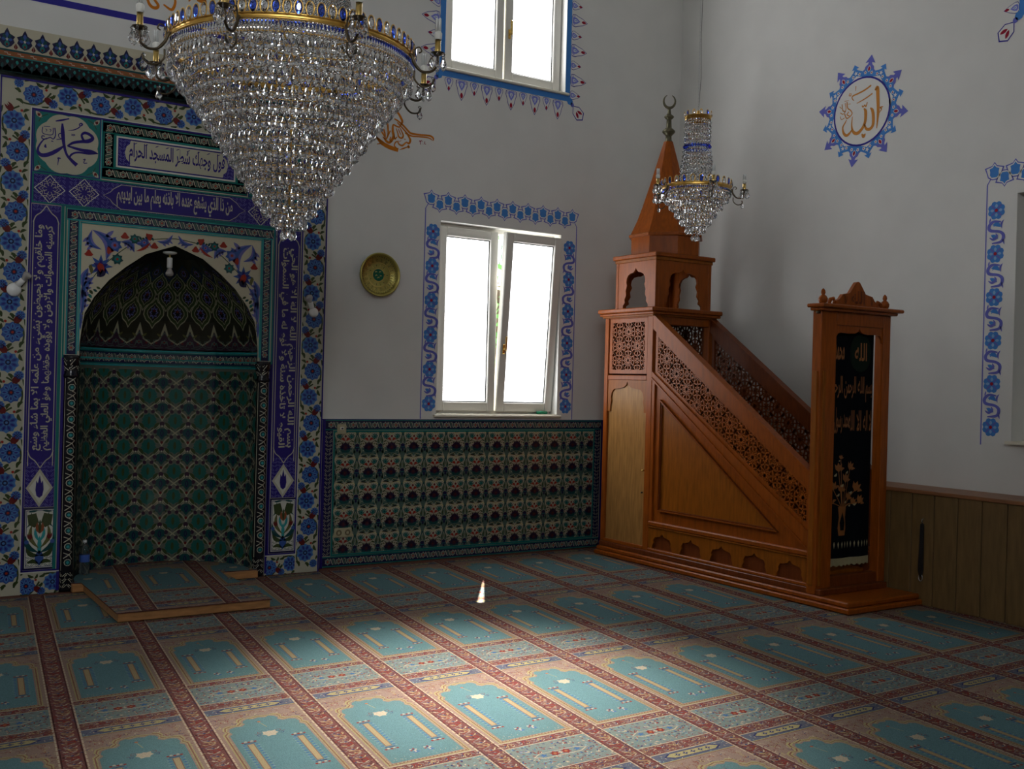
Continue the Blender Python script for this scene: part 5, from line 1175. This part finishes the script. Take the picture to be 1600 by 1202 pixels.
# curtain hanging in the portal
cxa, cxb, cza, czb = PXL+.18, 6.842, .315, 2.09; cyy = PY0+.060
def cur(u, v, l): return (u, cyy+.008*math.sin((u-cxa)*28)*(1-.25*(v-cza))-l*.0009, v)
m = MB(); NU = 24
for i in range(NU):
    a, b = cxa+(cxb-cxa)*i/NU, cxa+(cxb-cxa)*(i+1)/NU
    m.add([cur(a, cza, 0), cur(b, cza, 0), cur(b, czb, 0), cur(a, czb, 0), (a, cur(a, 0, 0)[1]+.004, cza), (b, cur(b, 0, 0)[1]+.004, cza), (b, cur(b, 0, 0)[1]+.004, czb), (a, cur(a, 0, 0)[1]+.004, czb)], [(0, 1, 2, 3), (7, 6, 5, 4), (0, 4, 5, 1), (3, 2, 6, 7)], 'black_cloth')
p = Pat(); cm = (cxa+cxb)/2
for c in (cxa+.10, cxa+.345): p.circ(c, 1.90, .125, 'green_cloth', 1, 20, .145)
put_text(p, '\u0645\u062d\u0645\u062f', cxa+.05, 1.84, cxa+.15, 1.97, 'gold_thread', 3, bold=.02)
put_text(p, '\u0627\u0644\u0644\u0647', cxa+.28, 1.84, cxa+.41, 1.98, 'gold_thread', 3, bold=.02)
put_text(p, '\u0628\u0633\u0645 \u0627\u0644\u0644\u0647 \u0627\u0644\u0631\u062d\u0645\u0646 \u0627\u0644\u0631\u062d\u064a\u0645', cxa+.01, 1.52, cxb-.01, 1.72, 'gold_thread', 3, bold=.012)
put_text(p, '\u0644\u0627 \u0627\u0644\u0647 \u0627\u0644\u0627 \u0627\u0644\u0644\u0647', cm-.03, 1.30, cxb-.01, 1.46, 'gold_thread', 3, bold=.012); put_text(p, '\u0645\u062d\u0645\u062f \u0631\u0633\u0648\u0644 \u0627\u0644\u0644\u0647', cxa+.01, 1.28, cm-.02, 1.48, 'gold_thread', 3, bold=.012)
fx = cxa+.17
p.poly([(fx-.035, .50), (fx+.035, .50), (fx+.045, .56), (fx+.035, .64), (fx+.045, .72), (fx-.045, .72), (fx-.035, .64), (fx-.045, .56)], 'gold_thread', 2); p.poly([(fx-.02, .54), (fx+.02, .54), (fx+.028, .60), (fx, .68), (fx-.028, .60)], 'black_cloth', 3)
for dx, z, s in ((-.05, 1.02, 1), (.09, 1.03, 1), (.03, .94, 1.1), (-.10, .88, 1), (.16, .87, 1.15), (-.02, .86, .9), (.07, .80, .9), (-.13, .77, 1.1), (.20, .77, 1), (.13, .76, .8), (-.03, 1.10, .5)):
    p.line([(fx+dx*.15, .72), (fx+dx*.6, (z+.72)/2), (fx+dx, z-.02)], .006, 'gold_thread', 2, True)
    f = p.tr(fx+dx, z, dx*-120, s)
    f.poly([(0, -.035), (.030, -.01), (.034, .03), (.014, .015), (0, .04), (-.014, .015), (-.034, .03), (-.030, -.01)], 'gold_thread', 3); f.leaf(.02, -.03, .06, -.01, .02, 'gold_thread', 3, .2); f.leaf(-.02, -.04, -.05, -.06, .018, 'fringe', 3, .2)
for k in range(13): x = cxa+.02+(cxb-cxa-.04)*k/12; p.poly([(x-.008, .435), (x, .40), (x+.008, .435), (x, .455)], 'fringe', 2)
q = Pat(); q.F = [(P, c, z) for P, c, z in p.F if min(a for a, _ in P) > cxa and max(a for a, _ in P) < cxb]
lay(m, q, cur, [cxa+(cxb-cxa)*i/NU for i in range(1, NU)])
o = single('curtain', m, ((cxa+cxb)/2, cyy, cza), 'black curtain with gold calligraphy and a flower vase hanging in the pulpit doorway', 'curtain')
m = MB()
for i in range(60):
    x = cxa+(cxb-cxa)*(i+.5)/60; y = cur(x, cza, 0)[1]; m.box(x-.0036, y-.003, cza-.045-.005*math.sin(i), x+.0036, y+.005, cza+.012, 'fringe')
m.build('fringe', o)

# ------------------------------------------------------------------ crystal chandeliers
def drop_mesh(L, r):
    """faceted pear drop hanging from z=0 down to -L, with an octagonal bead above it"""
    m = MB()
    def body(prof, n, flat):
        vs = []; fs = []
        for j, (rr, z) in enumerate(prof):
            off = (PI/n) if j % 2 else 0
            for i in range(n): a = 2*PI*i/n+off; vs.append((rr*math.cos(a), rr*flat*math.sin(a), z))
        for j in range(len(prof)-1):
            for i in range(n):
                i2 = (i+1) % n
                if j % 2 == 0: fs += [(j*n+i, (j+1)*n+i, j*n+i2), (j*n+i2, (j+1)*n+i, (j+1)*n+i2)]
                else: fs += [(j*n+i, (j+1)*n+i, (j+1)*n+i2), (j*n+i, (j+1)*n+i2, j*n+i2)]
        fs += [tuple(range(n))[::-1], tuple((len(prof)-1)*n+i for i in range(n))]
        m.add(vs, fs, 'crystal')
    body([(r*.25, 0), (r*.62, -L*.10), (r*.25, -L*.20)], 6, .6)
    body([(r*.15, -L*.22), (r*.55, -L*.42), (r*1.0, -L*.70), (r*.72, -L*.88), (r*.12, -L)], 8, .6)
    return m
def merged(m, src, x, y, z, a, s=1.0, k=None):
    c, n = math.cos(a)*s, math.sin(a)*s
    for j, f in enumerate(src.f): pass
    base = len(m.v); m.v += [(x+vx*c-vy*n, y+vx*n+vy*c, z+vz*s) for vx, vy, vz in src.v]; i = m.mi(k or 'crystal')
    for f in src.f: m.f.append([base+q for q in f]); m.m.append(i); m.sm.append(False)
def gem(m, x, y, z, a, w_, h, k, d=.010):
    """oval cut stone in a gold collar facing outwards at angle a"""
    def P(u, v, o): return (x+(-math.sin(a))*u+math.cos(a)*o, y+math.cos(a)*u+math.sin(a)*o, z+v)
    n = 10; R = [P(w_*math.cos(2*PI*i/n), h*math.sin(2*PI*i/n), 0) for i in range(n)]; F = [P(w_*.55*math.cos(2*PI*i/n), h*.55*math.sin(2*PI*i/n), d) for i in range(n)]; B = [P(w_*.5*math.cos(2*PI*i/n), h*.5*math.sin(2*PI*i/n), -d*.6) for i in range(n)]
    m.add(R+F+B, [tuple(range(n, 2*n)), tuple(range(2*n, 3*n))[::-1]]+[(i, (i+1) % n, n+(i+1) % n, n+i) for i in range(n)]+[((i+1) % n, i, 2*n+i, 2*n+(i+1) % n) for i in range(n)], k)
    m.tube([P(w_*1.08*math.cos(2*PI*i/12), h*1.06*math.sin(2*PI*i/12), 0) for i in range(13)], w_*.16, 'gold', 5, cap=False)
def make_chandelier(cx, cy, zr, R, tiers, label, narms, phase, u, crown_h, tip, dense, rtop, gs=1.0, sp=.56, bs=.15):
    """cx, cy: axis; zr: bottom of the main ring; R ring radius; u: size unit of the crystals; tip: depth of the cone"""
    ch = empty('chandelier', (cx, cy, zr), label, 'chandelier')
    D = drop_mesh(u*1.5, u*.37); dm_ = D.build('crystal_drop', None, (0, 0, 0)).data
    proto = [o for o in COL.objects if o.data == dm_][0]; bpy.data.objects.remove(proto)
    # main ring
    m = MB(); hb_ = u*.42; m.lathe((cx, cy, zr), [(R, 0), (R+.006, .004), (R+.004, hb_*.5), (R+.008, hb_), (R-.004, hb_), (R-.006, 0), (R, 0)], 'gold', 64)
    m.torus((cx, cy, zr+.002), R+.002, u*.09, 'gold', 64, 6); m.torus((cx, cy, zr+hb_), R+.004, u*.10, 'gold', 64, 6)
    for k in range(4): a = k*PI/4+.3; m.tube([(cx+R*math.cos(a), cy+R*math.sin(a), zr+.01), (cx-R*math.cos(a), cy-R*math.sin(a), zr+.01)], u*.08, 'gold', 6)
    m.build('main_ring', ch)
    ng = dense
    for k in range(ng):
        a = 2*PI*k/ng; g_ = MB(); gem(g_, cx+(R+.010)*math.cos(a), cy+(R+.010)*math.sin(a), zr+hb_+u*.56, a, u*gs*.30, u*.58, 'blue_crystal' if k % 2 else 'crystal', u*.16); g_.build('gemstone', ch)
    # skirts of small prisms below the ring: a blue row, then clear rows
    m = MB()
    n = int(2*PI*R/(u*.30))
    for k in range(n):
        a = 2*PI*k/n
        for s_, (z0, L, rr, kk) in enumerate(((-.004, u*.60, u*.15, 'blue_crystal'), (-u*.62, u*.70, u*.16, 'crystal'))):
            x, y = cx+(R+.004)*math.cos(a), cy+(R+.004)*math.sin(a); t = MB(); c_ = [(x+rr*math.cos(b), y+rr*math.sin(b)) for b in [2*PI*i/6 for i in range(6)]]
            t.v = [(p_[0], p_[1], zr+z0-L*.25) for p_ in c_]+[(x, y, zr+z0), (x, y, zr+z0-L)]
            base = len(m.v); m.v += t.v; i_ = m.mi(kk)
            for i in range(6):
                for f in ((6, (i+1) % 6, i), (7, i, (i+1) % 6)): m.f.append([base+q for q in f]); m.m.append(i_); m.sm.append(False)
    o = m.build('prism_skirt', ch); o['kind'] = 'stuff'
    # tiers of the inverted cone
    drops = []; rings = MB()
    z = zr-u*.55
    for t in range(tiers):
        f = t/(tiers-1); rr = (R-.015)*(1-f)**.92*(1-.05*math.sin(PI*f))+u*.40*(.3+f); zz = zr-u*(1.0 if R > .4 else .55)-tip*f
        rg = MB(); rg.torus((cx, cy, zz), rr, u*.055, 'gold', 48, 5); rg.build('tier_ring', ch)
        n = max(5, int(2*PI*rr/(u*sp)))
        for k in range(n):
            a = 2*PI*(k+.5*(t % 2))/n; drops.append((cx+rr*math.cos(a), cy+rr*math.sin(a), zz-u*.05, a+PI/2+random.uniform(-.4, .4), random.uniform(.92, 1.08)))
    m = MB(); m.tube([(cx, cy, zr+.02), (cx, cy, zr-tip*.96)], u*.10, 'gold', 8); m.lathe((cx, cy, zr-tip-u*.35), [(0, -u*.5), (u*.22, -u*.2), (u*.3, 0), (u*.12, u*.2), (0, u*.3)], 'crystal', 8, smooth=False); m.build('centre_stem', ch)
    cd = np.array([0-cx, 0-cy]); cd = cd/np.linalg.norm(cd)
    drops.sort(key=lambda d: -((d[0]-cx)*cd[0]+(d[1]-cy)*cd[1]))
    first = None; o3 = LOC[ch.name]
    for d in drops[:100]:
        if first is None: o = bpy.data.objects.new('crystal_drop', dm_); first = o
        else: o = first.copy()
        COL.objects.link(o); o.parent = ch; o.location = Vector(d[:3])-o3; o.rotation_euler.z = d[3]; o.scale = (d[4],)*3
    m = MB()
    for d in drops[100:]: merged(m, D, d[0], d[1], d[2], d[3], d[4])
    o = m.build('crystal_drops', ch); o['kind'] = 'stuff'
    # strands of beads rising to the crown
    zc = zr+crown_h; ns = int(dense*1.1); bd_ = MB(); rt = rtop
    rb = R*.58
    nb_ = int(crown_h/(u*bs*2.3))
    for k in range(ns):
        a = 2*PI*k/ns
        for j in range(nb_):
            f = (j+.5)/nb_; rr = rb+(rt-rb)*min(1, (f*1.5))**.72 if f < .66 else rt; z = zr+hb_*.5+(crown_h-hb_*.5)*f; s = u*bs; x, y = cx+rr*math.cos(a), cy+rr*math.sin(a)
            kk = 'blue_crystal' if j == int(nb_*.60) else 'crystal'; base = len(bd_.v); i_ = bd_.mi(kk)
            bd_.v += [(x+s, y, z), (x, y+s, z), (x-s, y, z), (x, y-s, z), (x, y, z+s*1.15), (x, y, z-s*1.15)]
            for q in ((0, 1, 4), (1, 2, 4), (2, 3, 4), (3, 0, 4), (1, 0, 5), (2, 1, 5), (3, 2, 5), (0, 3, 5)): bd_.f.append([base+e for e in q]); bd_.m.append(i_); bd_.sm.append(False)
    o = bd_.build('bead_strands', ch); o['kind'] = 'stuff'
    m = MB(); m.lathe((cx, cy, zc), [(rt, 0), (rt+.004, .003), (rt+.002, u*.55), (rt+.006, u*.6), (rt-.004, u*.6), (rt-.006, 0), (rt, 0)], 'gold', 32); m.lathe((cx, cy, zc), [(rt, u*.3), (rt*.4, u*.5), (.01, u*.9), (.008, u*1.6), (0, u*1.62)], 'gold', 16); m.build('crown_ring', ch)
    nc = 12
    for k in range(nc): a = 2*PI*k/nc; g_ = MB(); gem(g_, cx+(rt+.008)*math.cos(a), cy+(rt+.008)*math.sin(a), zc+u*.95, a, u*.22, u*.42, 'blue_crystal' if k % 3 == 0 else 'crystal', u*.14); g_.build('gemstone', ch)
    # chain and cable to the ceiling
    m = MB(); z = zc+u*1.5; lk = u*.55; k = 0
    while z < ZC-.05:
        P = []
        for i in range(9): a = 2*PI*i/8; dx = lk*.22*math.cos(a); P.append((cx+(dx if k % 2 else 0), cy+(0 if k % 2 else dx), z+lk*.5+lk*.62*math.sin(a)))
        m.tube(P, lk*.07, 'steel', 4, cap=False); z += lk; k += 1
    m.build('chain', ch)
    m = MB(); P = [(cx+u*.35+u*.12*math.sin(k_*2.1), cy, zc+u*.8+(ZC-.03-zc-u*.8)*k_/14) for k_ in range(15)]; P[0] = (cx, cy, zc+u*.8); m.tube(P, u*.035, 'black_plastic', 5); m.build('cable', ch)
    m = MB(); m.lathe((cx, cy, ZC-.08), [(.0, 0), (.05, .01), (.07, .05), (.075, .079)], 'gold', 20); m.build('ceiling_rose', ch)
    # arms with candle lamps
    A = None; RA = R*1.0
    ext = u*3.1 if R > .4 else u*2.6
    for k in range(narms):
        a = phase+2*PI*k/narms; ca, sa = math.cos(a), math.sin(a)
        def W(r, z): return (cx+(R+r)*ca, cy+(R+r)*sa, zr+z)
        arm = empty('arm', W(0, 0), parent=ch); e = ext
        m = MB(); m.tube(spline3([W(-.01, .006), W(e*.10, .0), W(e*.18, -e*.22), W(e*.40, -e*.47), (W(e*.68, -e*.50)), W(e*.86, -e*.34), W(e*.88, -e*.05)]), [u*.13]*4+[u*.15]*10+[u*.12]*30, 'bronze', 7)
        m.tube(spline3([W(e*.14, -.01), W(e*.20, e*.16), W(e*.33, e*.22), W(e*.40, e*.10), W(e*.32, e*.05)]), u*.07, 'bronze', 6)
        m.tube(spline3([W(e*.20, -e*.45), W(e*.22, -e*.72), W(e*.45, -e*.92), W(e*.72, -e*.88), W(e*.80, -e*.70)]), u*.09, 'bronze', 6)
        m.build('arm_scroll', arm)
        c = W(e*.88, 0)
        m = MB(); m.lathe(c, [(0, -e*.07), (u*.25, -e*.05), (u*.62, e*.01), (u*.66, e*.03), (u*.3, e*.02), (u*.22, e*.05), (0, e*.05)], 'bronze', 14); m.build('drip_pan', arm)
        m = MB(); m.lathe(c, [(u*.27, e*.03), (u*.27, e*.42), (0, e*.42)], 'brass', 14); m.build('candle_sleeve', arm)
        m = MB(); m.lathe(c, [(u*.28, e*.41), (u*.34, e*.45), (u*.36, e*.60), (u*.22, e*.66), (0, e*.66)], 'plastic', 14); m.build('lamp_base', arm)
        m = MB(); tr_ = u*.20
        for q in range(3):
            b = 2*PI*q/3+.5; x, y = c[0]+tr_*math.cos(b), c[1]+tr_*math.sin(b); b2 = b+.9; x2, y2 = c[0]+tr_*math.cos(b2), c[1]+tr_*math.sin(b2); zt = c[2]+e*1.02
            m.tube([(x, y, c[2]+e*.64), (x, y, zt-u*.06), ((x+x2)/2, (y+y2)/2, zt), (x2, y2, zt-u*.06), (x2, y2, c[2]+e*.64)], u*.075, 'porcelain', 7)
        m.build('lamp_tube', arm)
        for q in range(6):
            b = 2*PI*q/6; m = MB(); merged(m, D, c[0]+u*.60*math.cos(b), c[1]+u*.60*math.sin(b), c[2]+e*.0, b, .95); m.build('crystal_drop', arm)
        m = MB(); merged(m, D, *W(e*.76, -e*.66), 0, .9); m.build('crystal_drop', arm)
    return ch
def spline3(P, n=5):
    P = [np.array(p, float) for p in P]; P = [2*P[0]-P[1]]+P+[2*P[-1]-P[-2]]; out = []
    for i in range(1, len(P)-2):
        for j in range(n):
            t = j/n; out.append(0.5*((2*P[i])+(-P[i-1]+P[i+1])*t+(2*P[i-1]-5*P[i]+4*P[i+1]-P[i+2])*t*t+(-P[i-1]+3*P[i]-3*P[i+1]+P[i+2])*t**3))
    out.append(P[-2]); return out
_tube = MB.tube
def tube_fix(s, pts, r, k, n=8, cap=True):
    if isinstance(r, list): r = [r[min(i, len(r)-1)] for i in range(len(pts))]
    return _tube(s, pts, r, k, n, cap)
MB.tube = tube_fix
view_ang = math.atan2(-5.07, -1.93)
make_chandelier(1.925, 5.072, 3.203, .603, 14, 'large crystal chandelier with a gold jewelled ring, hanging in front of the mihrab', 8, view_ang+math.radians(22), .055, 1.15, .775, 76, .20, 1.1, .56, .17)
make_chandelier(4.811, 5.225, 2.915, .222, 6, 'small crystal chandelier hanging on a thin chain in front of the pulpit spire', 5, math.atan2(-5.2, -4.8)+.35, .040, .465, .255, 26, .082, 1.2, .56, .36)

# ------------------------------------------------------------------ step platform, bottle, lamps, plate, sockets
pf = empty('mihrab_platform', (2.1, 7.6, 0), 'low wooden step covered with prayer carpet in front of the mihrab niche', 'platform')
m = MB(); H = .062
m.bevbox(1.575, 6.975, .005, 2.585, 8.12, H, 'pine', .004)
m.bevbox(1.50, 8.06, .005, 2.88, 8.128, H, 'pine', .004)
Pn = [(MX+P_[0]*.985, MY+.002+P_[1]*.985) for P_ in RIM]
m.prism(Pn, lambda a, b: (a, b, .005), lambda a, b: (a, b, H), 'pine'); m.build('wooden_base', pf)
m = MB()
for reg in ((1.565, 6.965, 2.595, 8.08), (1.50, 8.08, 2.88, 8.115)): carpet_patch(m, reg, H+.006, -2, 6, -2, 4, 1.00, 5.62); m.box(reg[0], reg[1], H+.001, reg[2], reg[3], H+.006, 'c_maroon')
t_ = MB(); carpet_patch(t_, (1.50, 8.115, 2.88, 8.80), H+.006, -2, 6, -2, 4, 1.00, 5.62)
for f_, k_ in zip(t_.f, t_.m):
    P = [t_.v[i] for i in f_]; zz = P[0][2]; Q = [(a, b) for a, b, _ in P]
    for i in range(NF):
        a, b = Pn[i], Pn[i+1]; ex, ey = b[0]-a[0], b[1]-a[1]
        Q = clip_poly(Q, -ey*1.0, ex*1.0, -ey*a[0]+ex*a[1])
        if len(Q) < 3: break
    if len(Q) > 2: m.add([(a, b, zz) for a, b in Q], [tuple(range(len(Q)))], t_.mats[k_])
m.prism(Pn, lambda a, b: (a, b, H+.001), lambda a, b: (a, b, H+.006), 'c_maroon'); m.build('carpet_cover', pf)

b_ = empty('water_bottle', (1.645, 8.40, H+.010), 'clear plastic water bottle with a blue label standing at the left of the niche', 'bottle')
m = MB(); m.lathe((1.645, 8.40, H+.010), [(0, 0), (.034, .002), (.038, .012), (.037, .06), (.036, .12), (.037, .17), (.030, .20), (.013, .232), (.013, .245), (0, .246)], 'bottle', 18); m.build('bottle_body', b_)
m = MB(); m.lathe((1.645, 8.40, H+.010), [(.0375, .095), (.0382, .10), (.0382, .145), (.0375, .15)], 'bottle_label', 18); m.build('label', b_)
m = MB(); m.lathe((1.645, 8.40, H+.010), [(.0145, .240), (.0145, .258), (0, .259)], 'porcelain', 14); m.build('cap', b_)
def bulb_lamp(name, base, d, label, L=.07, disc=.045, hang=False):
    """round ceramic plate, socket and reflector bulb pointing along d"""
    o = empty(name, base, label, 'lamp'); d = Vector(d).normalized(); b = Vector(base); P = lambda t: tuple(b+d*t)
    m = MB()
    if hang: m.lathe(base, [(0, .0), (disc, -.002), (disc, -.012), (disc*.6, -.020), (0, -.022)], 'porcelain', 20); m.tube([P(.02), P(.06)], .008, 'brass', 8)
    else: m.lathe(base, [(0, -.03), (disc*.7, -.028), (disc, -.014), (disc, 0), (0, .002)], 'porcelain', 20, 'y'); m.tube([P(.02), P(.045)], .008, 'porcelain', 8)
    m.build('mounting_plate', o)
    m = MB(); m.tube([P(.045), P(.05), P(.045+L), P(.05+L)], [.018, .021, .021, .018], 'porcelain', 12); m.build('socket', o)
    m = MB(); m.tube([P(.05+L), P(.065+L), P(.09+L), P(.105+L), P(.112+L)], [.014, .02, .031, .028, .012], 'bulb_glass', 12); m.build('bulb', o)
bulb_lamp('niche_lamp', (2.165, 8.19, 2.535), (0, 0, -1), 'bulb in a white socket hanging from the top of the mihrab arch', .075, .052, True)
bulb_lamp('spot_lamp', (1.075, MY-.002, 2.165), (.55, -.45, .75), 'white ceramic lamp on the left flower border of the mihrab, pointing up', .05, .048)
bulb_lamp('spot_lamp', (3.315, MY-.002, 2.135), (-.45, -.4, .85), 'white ceramic lamp on the right flower border of the mihrab, pointing up', .05, .040)
# brass plate
pl = empty('wall_plate', (3.960, WY, 2.503), 'round engraved brass plate with a green centre hanging on the plaster wall', 'plate')
m = MB(); m.lathe((3.960, WY, 2.503), [(0, -.010), (.100, -.012), (.155, -.020), (.165, -.040), (.176, -.058), (.186, -.060), (.190, -.054), (.178, -.012), (.172, 0), (0, 0)], 'plate_gold', 48, 'y'); m.build('dish', pl)
m = MB(); p = Pat(); q = p.tr(3.960, 2.503)
q.circ(0, 0, .052, 'plate_green', 2, 24); q.ring(0, 0, .056, .006, 'brass', 2, 30); q.ring(0, 0, .105, .004, 'brass', 2, 36)
for k in range(44): a = 2*PI*k/44; q.circ(.158*math.cos(a), .158*math.sin(a), .0055, 'bronze', 3, 6); q.circ(.146*math.cos(a+.07), .146*math.sin(a+.07), .003, 'brass', 3, 4)
for k in range(36):
    a = 2*PI*k/36; q.tr(.125*math.cos(a), .125*math.sin(a), math.degrees(a)).line([(-.012, -.005), (-.004, .006), (.006, -.004), (.013, .005)], .004, 'brass' if k % 2 else 'bronze', 2)
for k in range(14): a = 2*PI*k/14; q.line([(.075*math.cos(a), .075*math.sin(a)), (.092*math.cos(a+.05), .092*math.sin(a+.05))], .005, 'brass' if k % 2 else 'bronze', 2)
for x, y in ((-.022, .018), (.015, .02), (-.02, -.012), (.022, -.014), (0, -.03)): q.leaf(x-.012, y, x+.012, y+.006, .008, 'brass', 4, .3)
lay(m, p, lambda u, v, l: (u, WY-.0125-(.008 if (u-3.960)**2+(v-2.503)**2 > .0103 else 0)-l*.0006-max(0, math.hypot(u-3.960, v-2.503)-.100)*.13, v)); m.build('engraving', pl)
# sockets
sk = empty('power_socket', (3.685, dy, .29), 'ivory double power socket low on the tile dado', 'socket')
m = MB(); m.bevbox(3.605, dy-.014, .252, 3.765, dy-.002, .332, 'ivory', .005); m.build('cover_plate', sk)
for x in (3.645, 3.725):
    m = MB(); m.lathe((x, dy-.014, .292), [(.0265, -.0012), (0, -.0012)], 'ivory_shade', 20, 'y'); m.lathe((x, dy-.014, .292), [(.012, -.0016), (0, -.0016)], 'ivory', 20, 'y'); m.lathe((x-.016, dy-.0158, .292), [(.004, 0), (0, 0)], 'black_plastic', 8, 'y'); m.lathe((x+.016, dy-.0158, .292), [(.004, 0), (0, 0)], 'black_plastic', 8, 'y')  # flat darker disc paints in the shade of the outlet recess
    m.lathe((x, dy-.014, .292), [(.026, -.0015), (.027, -.003), (.030, -.003), (.032, 0)], 'ivory', 20, 'y'); m.build('outlet', sk)
jb = empty('data_socket', (3.645, dy, 1.165), 'small square ivory wall socket at the top left of the tile dado', 'socket')
m = MB(); m.bevbox(3.608, dy-.016, 1.128, 3.690, dy-.002, 1.212, 'ivory', .005); m.build('cover_plate', jb)
m = MB(); m.bevbox(3.632, dy-.022, 1.165, 3.666, dy-.015, 1.192, 'plastic', .003); m.box(3.640, dy-.0235, 1.170, 3.658, dy-.0215, 1.184, 'gasket'); m.build('jack', jb)
# green piece on the sill
gp = MB(); gp.tube([(5.70, WY+.05, 1.322), (5.82, WY+.06, 1.322)], .014, 'green_plastic', 10); gp.bevbox(5.73, WY+.03, 1.308, 5.79, WY+.085, 1.320, 'green_plastic', .003)
single('peg', gp, (5.76, WY+.05, 1.307), 'small green plastic peg lying on the sill of the lower front window', 'peg')
# black strap on the panelling
st = empty('hanging_strap', (PX, 4.97, .65), 'black strap hanging from a small hook on the brown panelling', 'strap')
m = MB(); m.tube([(PX-.001, 4.968, .655), (PX-.018, 4.968, .650), (PX-.022, 4.968, .635), (PX-.014, 4.968, .625)], .0035, 'steel', 8); m.build('hook', st)
m = MB(); m.prism([(4.958, .615), (4.982, .615), (4.986, .45), (4.992, .34), (4.994, .26), (4.980, .215), (4.966, .215), (4.954, .26), (4.955, .34), (4.956, .45)], lambda a, b: (PX-.020, a, b), lambda a, b: (PX-.006, a, b), 'black_plastic'); m.tube([(PX-.012, 4.970, .612), (PX-.016, 4.968, .64)], .004, 'black_plastic', 6); m.build('strap', st)
m = MB(); m.tube([(PX-.012, 4.974+.016*math.cos(2*PI*i/12), .208+.026*math.sin(2*PI*i/12)) for i in range(13)], .0035, 'steel', 6, cap=False); m.build('ring', st)

# ------------------------------------------------------------------ a tree outside the front window
tr_ = empty('garden_tree', (7.9, 12.5, -.5), 'green leafy tree seen through the gap of the tilted window', 'tree')
m = MB(); m.tube([(7.9, 12.5, -.5), (7.92, 12.5, .8), (7.8, 12.45, 2.0), (7.85, 12.5, 3.0)], [.14, .11, .08, .04], 'bark', 8); m.build('trunk', tr_)
m = MB(); r2 = random.Random(5)
for _ in range(2600):
    a, b, c = r2.gauss(0, .8), r2.gauss(0, .8), r2.gauss(0, .85); x, y, z = 7.8+a*.8, 12.5+b*.8, 1.9+c*.95
    if z < 0: continue
    u1 = Vector((r2.uniform(-1, 1), r2.uniform(-1, 1), r2.uniform(-1, 1))).normalized()*.07; v1 = u1.orthogonal().normalized()*.035; p0 = Vector((x, y, z))
    m.add([p0-u1, p0+v1, p0+u1, p0-v1], [(0, 1, 2, 3)], 'leaf')
o = m.build('crown', tr_)
